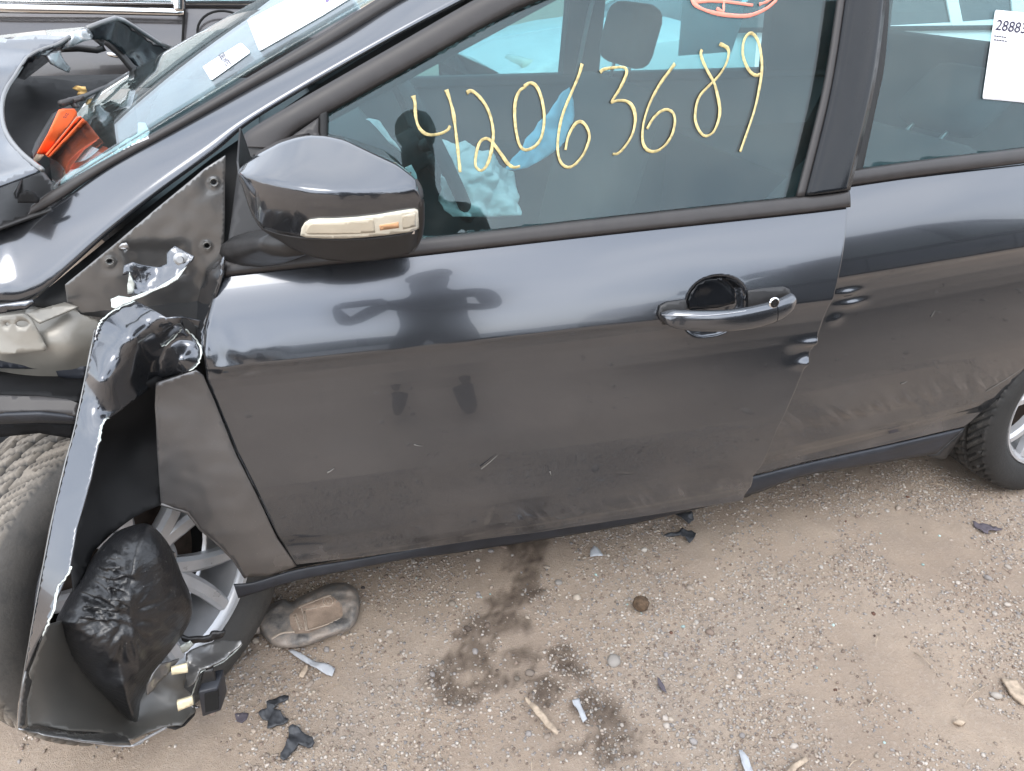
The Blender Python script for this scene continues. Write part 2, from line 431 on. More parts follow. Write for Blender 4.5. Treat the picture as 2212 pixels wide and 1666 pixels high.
def box(name, lo, hi, mat, parent, bev=.0, xf=None):
    x0, y0, z0 = lo; x1, y1, z1 = hi
    vs = [Vector(v) for v in ((x0, y0, z0), (x1, y0, z0), (x1, y1, z0), (x0, y1, z0), (x0, y0, z1), (x1, y0, z1), (x1, y1, z1), (x0, y1, z1))]
    if xf: vs = [xf @ v for v in vs]
    o = mk(name, vs, [[0, 3, 2, 1], [4, 5, 6, 7], [0, 1, 5, 4], [1, 2, 6, 5], [2, 3, 7, 6], [3, 0, 4, 7]], mat, parent, bev > 0)
    if bev: bevel(o, bev, 3)
    return o
def prism(name, outline, mat, parent, vec, bev=0, smooth=False):
    n = len(outline); vs = [Vector(p) for p in outline]+[Vector(p)+Vector(vec) for p in outline]
    fs = [list(range(n))[::-1], list(range(n, 2*n))]+[[i, (i+1) % n, n+(i+1) % n, n+i] for i in range(n)]
    o = mk(name, vs, fs, mat, parent, smooth or bev > 0)
    if bev: bevel(o, bev)
    return o
def band(name, topl, botl, surf, mat, parent, nx=60, nz=6, off=0, bulge=.004, th=.004, offb=None):
    """trim strip between two pixel polylines, gently rounded, lying on a body surface"""
    tl = catmull(topl, 8); bl = catmull(botl, 8); g = []
    for i in range(nx+1):
        def at(c):
            s = i/nx*(len(c)-1); k = min(int(s), len(c)-2); return c[k]+(c[k+1]-c[k])*(s-k)
        a, b = at(tl), at(bl); row = []
        for j in range(nz+1):
            t = j/nz; q = a+(b-a)*t
            o = off-bulge*math.sqrt(max(0, 1-(2*t-1)**2))
            row.append(PS(q[0], q[1], surf, o))
        g.append(row)
    return grid(name, g, mat, parent, th)

# ================================================================== THE WRECKED CAR
car = empty('wrecked_car', (1.3, .9, 0))
tag(car, 'crashed dark grey car with a crumpled front wing and yellow numbers on its side window', 'car')
def zcrease(X): return .752+.024*(X-.47)
def zbelt(X): return .905+.047*(X-.53)
LOW = [(-.75, .16), (-.60, .075), (-.560, .048), (-.532, .014), (-.485, .024), (-.468, .021), (-.44, .011), (-.36, .000), (-.26, -.005), (-.16, .0015), (-.08, .0075), (-.035, .008), (-.012, .004), (0, 0)]
def S(X, Z):
    """outer body side, closed doors"""
    c = .02*((X-1.4))**2
    d = Z-zcrease(X)
    if d < 0:
        a = interp(LOW, d-.010); b = interp(LOW, d+.010 if d < -.012 else d); return c+.5*(a+b) if d < -.02 else c+interp(LOW, d)
    q = d/(zbelt(X)-zcrease(X))
    if q <= 1: return c+.036*q+.032*q*q
    return c+.068+(q-1)*(zbelt(X)-zcrease(X))*.31
AJAR = math.tan(R(4.4))
def SD(X, Z): return S(X, Z)-max(0, X-.50)*AJAR
def xz(pts, surf): return [(p.x, p.z) for p in (PS(a, b, surf) for a, b in pts)]
def panel(name, front, rear, bottom, top, surf, mat, nx, nz, disp=None, lip=.016, rnd=.0035, parent=car):
    """outer sheet of a door between four measured edges, with hemmed rounded rim"""
    xf = sorted([(z, x) for x, z in xz(front, surf)]); xr = sorted([(z, x) for x, z in xz(rear, surf)])
    zb = sorted(xz(bottom, surf)); zt = sorted(xz(top, surf)); g = []
    for j in range(nz+1):
        t = j/nz; row = []
        for i in range(nx+1):
            s = i/nx; z = .5; x = 1.0
            for _ in range(8):
                x = interp(xf, z)*(1-s)+interp(xr, z)*s
                z = interp(zb, x)*(1-t)+interp(zt, x)*t
            y = surf(x, z)
            e = min(s*1.1, (1-s)*1.1, t*.65, (1-t)*.65)
            if e < rnd: y += rnd*(1-math.sqrt(max(0, 1-(1-e/rnd)**2)))
            p = Vector((x, y, z))
            if disp: p.y += disp(x, z, s, t)
            row.append(p)
        g.append(row)
    # hem: fold the rim back into the body
    n, m_ = nz+1, nx+1
    vs = [p for r in g for p in r]; fs = [[i*m_+j, i*m_+j+1, (i+1)*m_+j+1, (i+1)*m_+j] for i in range(nz) for j in range(nx)]
    rim = [(0, j) for j in range(m_)]+[(i, nx) for i in range(1, n)]+[(nz, j) for j in range(nx-1, -1, -1)]+[(i, 0) for i in range(nz-1, 0, -1)]
    b = len(vs)
    for i, j in rim: vs.append(g[i][j]+Vector((0, lip, 0)))
    k = len(rim)
    for a in range(k):
        i, j = rim[a]; i2, j2 = rim[(a+1) % k]; fs.append([i*m_+j, b+a, b+(a+1) % k, i2*m_+j2])
    return mk(name, vs, fs, mat, parent, True, 75)

FD_FRONT = [(482, 590), (479, 597), r2(1760, 1240), (443, 711), (440, 760), (446, 819), (447, 825), (463, 862), (509, 977), (557, 1071), (600, 1161), (639, 1222)]
FD_REAR = [(1834, 446), b1(2060, 0), b1(1980, 390), b1(1800, 870), b1(1700, 1090), b1(1610, 1310), b8(1900, 330), b8(1800, 560), b8(1745, 630), b8(1735, 690), (1606, 1084)]
FD_BOT = [(639, 1222), (789, 1203), (1030, 1169), (1167, 1151), (1339, 1125), (1476, 1105), (1606, 1084)]
FD_TOP = [(482, 590), (905, 546), (1180, 515), (1500, 480), (1834, 446)]
cup_c = PS(*b1(830, 520), SD); cup_l = PS(*b1(555, 520), SD); cup_r = PS(*b1(1135, 430), SD); cup_t = PS(*b1(900, 245), SD); cup_b = PS(*b1(760, 805), SD)
cup_w = (cup_r.x-cup_l.x)/2; cup_h = (cup_t.z-cup_b.z)/2; cup_x = (cup_l.x+cup_r.x)/2; cup_z = (cup_t.z+cup_b.z)/2
dents = [(*PS(*b1(1740, 870), SD), .030, .0085, -.0066), (*PS(*b1(1720, 1060), SD), .024, .0090, -.0072), (*PS(*b1(1690, 970), SD), .03, .018, .004),
         (*PS(1080, 1010, SD), .12, .05, .004), (*PS(640, 1180, SD), .06, .03, .004), (*PS(740, 1150, SD), .09, .02, -.003)]
def door_disp(x, z, s, t):
    y = 0
    a = (x-cup_x)/cup_w; b = (z-cup_z-.02*a*cup_w)/cup_h
    r = (abs(a)**2.3+abs(b)**2.3)**(1/2.3)
    if r < 1.04: y += .042*(smooth01(1.04, .84, r)*.7+.3*smooth01(.9, 0, r))
    for dx, dy, dz, w, h, dd in dents:
        q = ((x-dx)/w)**2+((z-dz)/h)**2
        if q < 6: y += dd*math.exp(-q)
    zc = zcrease(x)
    if z < zc-.36:   # scraped, rippled band low on the door
        k = math.exp(-((z-(zc-.425))/.022)**2)*smooth01(.95, 1.15, x)
        y += k*.0034*noise.fractal(Vector((x*34+z*24, 0, z*12)), 1, 2, 3)
    y += .0016*noise.noise(Vector((x*3.2, 5, z*3.4)))+.0005*noise.noise(Vector((x*9, 5, z*9)))
    if s < .12 and z > zc-.02: y += .006*(1-s/.12)*noise.noise(Vector((x*38, 2, z*30)))*smooth01(zc+.08, zc-.01, z)
    return y
fd = panel('front_door', FD_FRONT, FD_REAR, FD_BOT, FD_TOP, SD, 'paint_door', 320, 230, door_disp)

def scuffs(o, fn):
    at = o.data.attributes.new('scuff', 'FLOAT', 'POINT'); at.data.foreach_set('value', [max(0, min(1, fn(v.co.x, v.co.z))) for v in o.data.vertices])
def scuff_fd(x, z):
    zc = zcrease(x); v = 0
    k = math.exp(-((z-(zc-.430))/.026)**2)*smooth01(.85, 1.1, x)
    v += k*.34*max(0, noise.noise(Vector((x*70+z*45, 0, z*7)))-.05)
    v += .30*smooth01(-.36, -.47, z-zc)*max(0, noise.fractal(Vector((x*9, 3, z*14)), 1, 2, 4)+.05)
    v += .45*math.exp(-((x-.62)/.10)**2-((z-.31)/.035)**2)*max(0, noise.noise(Vector((x*45, 1, z*60)))+.1)
    v += .10*smooth01(.1, -.3, z-zc)*max(0, noise.fractal(Vector((x*4, 8, z*9)), 1, 2, 5))
    return v
def scuff_rd(x, z):
    zc = zcrease(x); k = math.exp(-((z-(zc-.36))/.045)**2)
    return k*.30*max(0, noise.noise(Vector((x*48+z*50, 4, z*8)))-.05)+.25*smooth01(-.30, -.45, z-zc)*max(0, noise.fractal(Vector((x*9, 5, z*12)), 1, 2, 4)+.05)
scuffs(fd, scuff_fd)
def scratch(a, b, surf, r_=.0007): tube('scratch', [PS(*a, surf, -.0012), PS((a[0]+b[0])/2, (a[1]+b[1])/2+1, surf, -.0014), PS(*b, surf, -.0012)], lambda t: r_*(1.2-t), 'scratch_mark', car, 5)
scratch(b7(1960, 822), b7(2072, 728), SD, .0012); scratch(b7(885, 848), b7(935, 815), SD, .0016); scratch(b7(1490, 652), b7(1552, 662), SD, .0008); scratch(b7(2440, 840), b7(2450, 870), SD, .0012)
# belt moulding, window frame, glass and sail of the front door
band('belt_moulding', [(487, 564), (640, 545), (915, 517), (1300, 474), (1720, 428), (1834, 414)], [(484, 594), (640, 577), (905, 549), (1300, 505), (1720, 460), (1836, 445)], SD, 'trim_grey', car, 70, 8, -.004, .008, .006)
FRAME_OUT = [(487, 566), (500, 480), (516, 363), (527, 305), (531, 294), (542, 286), (698, 196), (855, 106), (1011, 16), (1045, -3), (1300, -120)]
def T_glass(X, Z): return .02*(X-1.4)**2+.068+(Z-zbelt(X))*.31-max(0, X-.50)*AJAR+.014
glass_fd = patch('front_door_glass', [(640, 560), (640, 300), (705, 236), (1084, 26), (1200, -22), (1500, -60), (1860, -60), (1842, 0), (1822, 126), (1799, 240), (1750, 436), (1300, 486), (915, 522)], None, 'glass', car, 14, surf=T_glass, th=.004)
# upper frame: outer dark band with a rounded section
band('window_frame', [(527, 318), (531, 294), (620, 239), (698, 194), (855, 104), (1011, 14), (1060, -10), (1180, -60)], [(600, 322), (640, 280), (705, 241), (780, 199), (900, 132), (1084, 30), (1150, 0), (1250, -40)], SD, 'trim_grey', car, 60, 8, -.002, .005, .012)
band('window_seal', [(640, 280), (705, 239), (900, 130), (1084, 28), (1200, -22)], [(644, 284), (706, 246), (902, 137), (1086, 36), (1200, -14)], SD, 'rubber_seal', car, 40, 3, .001, .002, .004)
patch('mirror_sail', [(487, 566), (500, 480), (514, 370), (526, 308), (540, 300), (600, 318), (700, 246), (701, 300), (701, 545), (640, 550)], None, 'trim_black', car, 18, surf=SD, off=-.002, th=.010)
patch('sail_insert', L(r5, (330, 1140), (420, 1075), (560, 980), (560, 1150)), None, 'trim_grey', car, 12, surf=SD, off=-.010, th=.004)
band('glass_divider', [(690, 249), (690, 300), (690, 545)], [(706, 240), (705, 300), (704, 545)], SD, 'rubber_seal', car, 20, 4, -.004, .004, .006)
band('rear_window_channel', [(1811, -10), (1791, 126), (1768, 240), (1720, 426)], [(1826, -10), (1806, 126), (1784, 240), (1738, 424)], SD, 'trim_grey', car, 30, 5, -.003, .004, .006)
band('pillar_cover', [(1826, -10), (1806, 126), (1784, 240), (1738, 424)], [(1908, -10), (1892, 126), (1872, 238), (1830, 411)], SD, 'gloss_black', car, 40, 8, -.004, .006, .014)

# ---- painted numerals on the glass
def on_glass(q, off=-.0045): return PS(q[0], q[1], T_glass, off)
def stroke(name, pts, w, mat, parent, off=-.0045):
    pp = catmull(pts, 8); vs3 = [PS(q[0], q[1], T_glass, off) for q in pp]
    n = len(vs3)
    return tube(name, vs3, lambda t: w*(.80+.36*noise.noise(Vector((t*6+pts[0][0], 3, 1)))+.16*noise.noise(Vector((t*60+pts[0][0], 7, 1)))+.35*max(0, 1-t*14)), mat, parent, 8, .20, up=(0, 1, .2))
N4a = L(r5, (1345, 795), (1360, 850), (1365, 950), (1385, 1040), (1430, 1100), (1490, 1120), (1570, 1110), (1630, 1080), (1652, 1045))
N4b = L(r5, (1620, 745), (1650, 830), (1680, 950), (1700, 1100), (1720, 1280), (1735, 1430))
N2 = L(r5, (1790, 770), (1830, 755), (1890, 800), (1950, 880), (1990, 980), (2010, 1100), (2000, 1220), (1975, 1330), (1940, 1395), (1900, 1415), (1862, 1370), (1870, 1270), (1900, 1180), (1950, 1150), (2000, 1180), (2082, 1290), (2132, 1360), (2182, 1390), (2232, 1380))
N0 = L(r6, (185, 720), (230, 690), (280, 710), (320, 790), (345, 900), (350, 1010), (330, 1130), (280, 1210), (200, 1245), (150, 1210), (120, 1100), (105, 950), (115, 830), (150, 750), (190, 728))
N6 = L(r6, (665, 530), (640, 620), (590, 740), (530, 880), (490, 1000), (465, 1150), (465, 1270), (490, 1350), (540, 1388), (600, 1370), (670, 1290), (715, 1190), (725, 1120), (700, 1050), (660, 1012), (620, 1020), (580, 1070), (545, 1150), (527, 1245))
N3 = L(r6, (815, 600), (850, 575), (950, 560), (1010, 560), (1035, 590), (1020, 650), (970, 750), (912, 845), (960, 835), (1030, 840), (1080, 880), (1105, 960), (1100, 1050), (1070, 1140), (1010, 1230), (960, 1275), (920, 1278))
N6b = L(r6, (1435, 530), (1390, 590), (1310, 700), (1230, 850), (1180, 1000), (1165, 1120), (1175, 1200), (1215, 1250), (1280, 1255), (1350, 1210), (1410, 1120), (1435, 1010), (1420, 940), (1370, 910), (1310, 930), (1250, 990), (1205, 1070))
N8 = L(r6, (1660, 415), (1650, 440), (1660, 490), (1700, 580), (1760, 690), (1790, 800), (1808, 920), (1790, 1020), (1750, 1100), (1690, 1130), (1640, 1090), (1605, 1000), (1610, 890), (1640, 800), (1700, 730), (1790, 640), (1850, 550), (1880, 460), (1870, 400), (1805, 365))
N9 = [(1645, 160), (1632, 163), (1618, 152), (1606, 125), (1605, 98), (1611, 80), (1622, 72), (1634, 82), (1642, 105), (1646, 140), (1643, 175), (1632, 230), (1616, 280), (1599, 328)]
n4 = stroke('painted_numeral', N4b, 0.0033, 'yellow_paint_pen', glass_fd)
# the two strokes of the 4 belong to one numeral
n4b = stroke('painted_numeral_stroke', N4a, 0.0033, 'yellow_paint_pen', glass_fd)
def join(objs):
    a = objs[0]; bm = bmesh.new()
    for o in objs: bm.from_mesh(o.data)
    bm.to_mesh(a.data); bm.free(); a.data.shade_smooth()
    for o in objs[1:]:
        me = o.data; bpy.data.objects.remove(o, do_unlink=True); bpy.data.meshes.remove(me)
    return a
join([n4, n4b])
for k in (N2, N0, N6, N3, N6b, N8, N9): stroke('painted_numeral', k, 0.0033, 'yellow_paint_pen', glass_fd)
pk = [stroke('painted_ring', [(1492, -14), (1500, 8), (1520, 21), (1556, 31), (1600, 35), (1626, 32), (1655, 19), (1675, 2), (1682, -12)], .0042, 'pink_paint_pen', glass_fd),
      stroke('painted_ring', L(r6, (1600, 20), (1750, 10), (1900, 20), (2082, 45)), .0032, 'pink_paint_pen', glass_fd),
      stroke('painted_ring', L(r6, (1850, -20), (1840, 40), (1835, 95), (1780, 70)), .003, 'pink_paint_pen', glass_fd),
      stroke('painted_ring', [(1640, 10), (1660, 2), (1676, -10)], .003, 'pink_paint_pen', glass_fd)]
join(pk)

# ---- rear door
RD_TOP = [(1800, 405), (1833, 399), (1950, 382), (2092*.2799+1626.5, 354), (2330, 328)]
RD_FRONT = [(1800, 405), (1790, 560), (1745, 740), (1690, 860), (1640, 960), (1612, 1032)]
RD_REAR = [(2330, 328), (2330, 480), (2290, 700), (2212, 828), b2(1830, 660), b2(1600, 850), b2(1420, 985), b2(1340, 1046)]
RD_BOT = [(1612, 1032), (1734, 1002), (1900, 966), b2(1335, 1050)]
rdents = [(*PS(1828, 632, S), .034, .0085, -.0068), (*PS(1838, 655, S), .032, .0080, -.0060), (*PS(1805, 690, S), .015, .010, -.003), (*PS(1880, 900, S), .16, .03, .005)]
def rd_disp(x, z, s, t):
    y = .0012*noise.noise(Vector((x*3.0, 9, z*3.4)))
    for dx, dy, dz, w, h, dd in rdents:
        q = ((x-dx)/w)**2+((z-dz)/h)**2
        if q < 6: y += dd*math.exp(-q)
    zc = zcrease(x)
    if z < zc-.28:
        k = math.exp(-((z-(zc-.36))/.035)**2); y += k*.0036*noise.fractal(Vector((x*26+z*30, 4, z*9)), 1, 2, 3)
    return y
rd = panel('rear_door', RD_FRONT, RD_REAR, RD_BOT, RD_TOP, S, 'paint_door', 170, 230, rd_disp)
scuffs(rd, scuff_rd)
scratch(b2(1520, 752), b2(1833, 552), S, .0006); scratch(b2(1062, 130), b2(1095, 78), S, .0009); scratch(b2(815, 688), b2(865, 665), S, .0009)
band('rear_belt_moulding', [(1815, 375), (1838, 370), (2000, 347), (2212, 321), (2330, 305)], [(1815, 404), (1838, 400), (2000, 377), (2212, 351), (2330, 334)], S, 'trim_grey', car, 40, 7, -.004, .008, .006)
def T_rear(X, Z): return .02*(X-1.4)**2+.068+(Z-zbelt(X))*.31+.014
glass_rd = patch('rear_door_glass', [(1850, 372), (1880, 240), (1906, 123), (1916, 0), (1916, -60), (2330, -60), (2330, 320), (2212, 330), (2000, 355)], None, 'glass', car, 14, surf=T_rear, th=.004)
band('pillar_gap', [(1890, -60), (1880, 126), (1858, 240), (1820, 395)], [(1920, -60), (1908, 126), (1886, 240), (1858, 372)], S, 'rubber_seal', car, 30, 4, .004, .002, .01)

# ---- A pillar, roof rail and gap
def SA(X, Z):
    """pillar and scuttle side, a little inboard of the doors and fanning in to the windscreen"""
    return S(X, max(Z, zbelt(X)))+.012
APIL = [(-60, 668), (0, 659), (70, 648), (234, 505), (338, 422), (468, 326), (542, 264), (698, 168), (855, 79), (1008, -1), (1240, -110), (1090, -110), (862, 0), (724, 87), (542, 188), (390, 273), (234, 360), (150, 410), (114, 436), (111, 448), (60, 470), (0, 494), (-60, 512)]
def apil_wr(p, x, y): return .0
def SAr(X, Z):
    return SA(X, Z)
# rounded section: sheet rows between lower and upper edges
low = [(-60, 668), (0, 659), (70, 648), (234, 505), (338, 422), (468, 326), (542, 264), (698, 168), (855, 79), (1008, -1), (1200, -100)]
upp = [(-60, 512), (0, 494), (50, 476), (111, 445), (234, 358), (390, 272), (542, 187), (724, 86), (866, -2), (1050, -100)]
lc, uc = catmull(low, 8), catmull(upp, 8); g = []
for i in range(91):
    def at(c, f):
        s = f*(len(c)-1); k = min(int(s), len(c)-2); return c[k]+(c[k+1]-c[k])*(s-k)
    a, b = at(lc, i/90), at(uc, i/90); row = []
    for j in range(15):
        t = j/14; q = a+(b-a)*t
        row.append(PS(q[0], q[1], SA, .006*(1-min(1, t*8))+.044*t-.005*math.sin(math.pi*t)))
    g.append(row)
grid('a_pillar', g, 'paint', car, .004)
# dark recess between pillar and door: backing sheet inboard
patch('door_aperture', [(60, 660), (230, 520), (460, 340), (700, 176), (1020, -20), (1240, -20), (720, 260), (560, 340), (530, 420), (505, 600), (430, 900), (330, 900), (300, 700)], None, 'rubber_seal', car, 30, surf=lambda X, Z: S(X, Z)+.065, th=.004)

# ---- sill, underbody
def SS(X, Z): return .07+.02*(X-1.4)**2*.5
sl_t = [(505, 1262), (545, 1258), b3(800, 480), b3(1060, 415), b3(1640, 318), (1000, 1165), (1340, 1110), (1612, 1030), (1734, 1002), (1900, 966), b2(1335, 1056)]
sl_b = [(515, 1290), (560, 1276), (640, 1252), (720, 1236), (880, 1205), (1000, 1190), (1340, 1135), (1620, 1070), (1734, 1030), (1900, 1003), b2(1300, 1200)]
band('rocker_panel', sl_t[:8], sl_b[:8], lambda X, Z: S(X, max(Z, .24))+.018+.04*smooth01(.75, 1.0, X), 'sill_plastic', car, 60, 6, 0, .002, .006)
band('rear_sill_trim', [(1560, 1044), (1632, 1027), b2(0, 1350), b2(700, 1195), b2(1335, 1050)], [(1560, 1082), (1632, 1064), b2(0, 1445), b2(600, 1345), b2(1100, 1262)], lambda X, Z: S(X, max(Z, .26))+.004, 'sill_plastic', car, 50, 6, 0, .004, .006)
patch('mud_flap', L(b2, (1010, 1275), (1100, 1262), (1335, 1050), (1320, 1110), (1220, 1240), (1180, 1305), (1120, 1312), (1050, 1290)), None, 'trim_black', car, 8, surf=lambda X, Z: S(X, max(Z, .3))+.02, th=.006)
box('underbody', (.45, .15, .17), (3.4, 1.70, .30), 'liner', car)
box('front_floor', (-.7, .45, .20), (.45, 1.5, .34), 'liner', car)

# ---- side mirror
mirror = empty('side_mirror', PY(*r8(1000, 900), -.05)); mirror.parent = car; mirror.matrix_parent_inverse = Matrix.Translation(car.location).inverted()
bpy.context.view_layer.update()
def child_of(o, par):
    o.parent = par; o.matrix_parent_inverse = par.matrix_world.inverted(); return o
m_top = [(120, 475), (170, 420), (300, 325), (500, 222), (650, 175), (780, 153), (930, 160), (1100, 200), (1350, 325), (1600, 448), (1740, 545), (1790, 640), (1802, 760)]
m_rdg = [(120, 482), (170, 505), (300, 545), (500, 590), (780, 640), (1000, 657), (1250, 662), (1600, 652), (1740, 628), (1790, 720), (1804, 800)]
m_spl = [(120, 490), (170, 600), (230, 800), (300, 930), (350, 990), (500, 1040), (690, 1068), (1000, 1085), (1300, 1082), (1600, 1045), (1760, 1005), (1808, 900)]
m_bot = [(120, 495), (170, 640), (230, 830), (300, 960), (350, 1010), (500, 1100), (620, 1180), (780, 1245), (950, 1282), (1150, 1300), (1400, 1280), (1690, 1222), (1760, 1130), (1808, 940)]
def mY(xz, yz):
    """outer surface of the housing: distance from the car side"""
    T_, K_, B_ = interp(m_top, xz), interp(m_rdg, xz), interp(m_bot, xz)
    e = math.sqrt(max(0, 1-((1100-min(xz, 1100))/985)**2)); e2 = .86+.14*math.sqrt(max(0, 1-max(0, (xz-1350)/470)**2))
    yk = -.05-.125*e*e2; yt = -.05-.010*e-.095*smooth01(820, 1780, xz); yb = -.05-.060*e
    if yz <= K_:
        u = max(0, min(1, (yz-T_)/max(1, K_-T_))); return yt+(yk-yt)*(.72*u+.28*math.sin(math.pi/2*u))
    u = max(0, min(1, (yz-K_)/max(1, B_-K_))); return yk+(yb-yk)*(.12*u+.88*(1-math.cos(math.pi/2*u)))
xs = [122+(1800-122)*(.5-.5*math.cos(math.pi*i/46)) for i in range(47)]
def mirror_shell(name, mat, top, bot, nz, k):
    secs = []
    for x in xs:
        a, b = interp(top, x), interp(bot, x); row = []
        for j in range(nz+1):
            y = a+(b-a)*j/nz; row.append(PY(*r8(x, y), mY(x, y)))
        if k == 0:   # cap: close over the top to the back
            p0 = row[0]; row = [Vector((p0.x+.01, .0, p0.z-.05)), Vector((p0.x, -.02, p0.z-.004))]+row
        else:
            p0 = row[-1]; row = row+[Vector((p0.x, -.02, p0.z+.01)), Vector((p0.x+.01, .0, p0.z+.05))]
        secs.append(row)
    o = grid(name, secs, mat, mirror, .003); child_of(o, mirror); return o
mirror_shell('mirror_cap', 'paint', m_top, m_spl, 26, 0)
mirror_shell('mirror_base_shell', 'trim_black', [(x, y+5) for x, y in m_spl], m_bot, 12, 1)
rimp = [PY(*r8(x, y), mY(1770, y)+.004) for x, y in [(1730, 560), (1772, 640), (1788, 760), (1792, 900), (1784, 1020), (1750, 1120), (1700, 1195)]]
child_of(tube('mirror_rim', catmull(rimp, 5), .006, 'trim_black', mirror, 10), mirror)
mg = [PY(*r8(1700, y), Y_) for y, Y_ in ((640, -.135), (1050, -.135), (1050, -.03), (640, -.03))]
child_of(prism('mirror_glass', mg, 'chrome', mirror, (.006, 0, 0)), mirror)
arm = []
for t in [i/8 for i in range(9)]:
    c = Vector(PY(*r8(640, 1120), -.09)).lerp(PS(*r8(330, 1190), SD), t); w = .045+.02*t
    arm.append([c+Vector((math.cos(a)*w, 0, math.sin(a)*(.020+.012*t))) for a in [2*math.pi*k/14 for k in range(14)]])
child_of(loft('mirror_arm', arm, 'trim_black', mirror), mirror)
def mdep(off):
    def f(x, y): return mY((x-487.9)/.2344, (y-260.2)/.2344)+off
    return f
sig = L(r8, (690, 1050), (700, 985), (725, 945), (770, 918), (850, 908), (1000, 908), (1200, 895), (1400, 872), (1600, 838), (1740, 815), (1768, 825), (1772, 990), (1700, 1018), (1500, 1045), (1300, 1065), (1100, 1078), (900, 1078), (740, 1068))
ts = patch('turn_signal', sig, mdep(-.0035), 'lens_frame', mirror, 6, th=.004); child_of(ts, mirror)
child_of(patch('lens', L(r8, (735, 1030), (745, 975), (790, 945), (1000, 935), (1200, 922), (1360, 905), (1375, 1030), (1200, 1040), (1000, 1046), (760, 1046)), mdep(-.0062), 'lens_clear', mirror, 6, th=.002), mirror)
child_of(patch('reflector', L(r8, (1415, 965), (1590, 935), (1595, 985), (1420, 1010)), mdep(-.0062), 'amber', mirror, 6, th=.002), mirror)
child_of(patch('lens_end', L(r8, (1625, 880), (1745, 850), (1750, 975), (1630, 1000)), mdep(-.0060), 'lens_clear', mirror, 6, th=.002), mirror)

# ---- door handle
handle = empty('door_handle', PS(*b1(900, 560), SD)); bpy.context.view_layer.update(); child_of(handle, car); bpy.context.view_layer.update()
h_top = [(305, 575), (330, 545), (370, 520), (560, 497), (800, 480), (1000, 456), (1150, 432), (1300, 412), (1480, 372), (1525, 380), (1545, 425)]
h_bot = [(305, 615), (320, 655), (360, 682), (540, 688), (800, 672), (1000, 655), (1100, 640), (1250, 610), (1400, 575), (1500, 520), (1545, 450)]
def h_out(x): return .006+.036*math.sin(math.pi*min(1, max(0, (x-300)/1250)))**.6
def h_sec(x):
    a, b = interp(h_top, x), interp(h_bot, x); c = []
    pa, pb = PS(*b1(x, a), SD, -.004), PS(*b1(x, b), SD, -.004); mid = (pa+pb)/2; hh = (pa-pb)/2; o = h_out(x)
    for k in range(18):
        t = 2*math.pi*k/18; sx = math.copysign(abs(math.cos(t))**.75, math.cos(t)); sy = math.copysign(abs(math.sin(t))**.7, math.sin(t))
        c.append(mid+hh*sx+Vector((0, -o-.012*sy*(1 if sy > 0 else .8), 0)))
    return c
child_of(loft('handle_grip', [h_sec(x) for x in [306, 312, 325, 345, 380, 440, 520, 620, 720, 820, 920, 1020, 1120, 1200, 1270, 1288]], 'paint', handle, sharp=60), handle)
child_of(loft('key_cap', [h_sec(x) for x in [1296, 1320, 1380, 1440, 1490, 1520, 1536, 1544]], 'paint', handle, sharp=60), handle)
bpl = [PS(*b1(x, y), SD, -.0015) for x, y in [(290, 600), (310, 520), (380, 480), (560, 455), (600, 500), (1130, 430), (1135, 380), (1300, 355), (1480, 340), (1530, 365), (1555, 430), (1530, 500), (1420, 570), (1100, 645), (560, 700), (330, 690)]]
child_of(patch('handle_gasket', L(b1, (288, 600), (308, 520), (380, 484), (545, 462), (560, 520), (540, 700), (330, 692)), None, 'trim_black', handle, 8, surf=SD, off=-.003, th=.004), handle)
child_of(patch('handle_gasket', L(b1, (1140, 432), (1138, 376), (1300, 352), (1480, 338), (1532, 362), (1556, 430), (1532, 505), (1420, 575), (1150, 640)), None, 'trim_black', handle, 8, surf=SD, off=-.003, th=.004), handle)
child_of(patch('handle_recess_shade', L(b1, (575, 470), (600, 400), (660, 320), (740, 270), (840, 252), (930, 254), (1030, 285), (1090, 345), (1122, 420), (1120, 470), (850, 540), (590, 560)), None, 'gloss_black', handle, 5, surf=lambda X, Z: SD(X, Z)+door_disp(X, Z, .5, .5)-.0025, th=.001), handle)  # black sheet standing in for the shade and dark reflection in the upper cup
kc = PS(*b1(1385, 490), SD, -h_out(1385)-.019); ax = Vector((-.07, -1, .12)).normalized()
def disc(name, c, axis, r, h, mat, parent, seg=28, prof=None):
    axis = Vector(axis).normalized(); u = axis.orthogonal().normalized(); v = axis.cross(u)
    pr = prof or [(0, h), (r*.80, h), (r, h*.6), (r, 0)]
    secs = [[c+axis*z+(u*math.cos(2*math.pi*k/seg)+v*math.sin(2*math.pi*k/seg))*max(rr, 1e-5) for k in range(seg)] for rr, z in pr]
    o = loft(name, secs, mat, parent, True, True, True, 35)
    if parent is not None: bpy.context.view_layer.update(); child_of(o, parent)
    return o
disc('lock_cylinder', kc, ax, .0105, .004, 'chrome', handle)
box('key_slot', (-.0010, -.0012, -.0045), (.0010, .0, .0045), 'hole', handle, xf=Matrix.Translation(kc+ax*.0042))
child_of(tube('handle_seam', [PS(*b1(x, y), SD, -h_out(x)-.0125) for x, y in [(325, 606), (450, 612), (620, 618), (760, 612), (950, 595), (1100, 572), (1285, 535)]], .0007, 'alloy', handle, 6), handle)

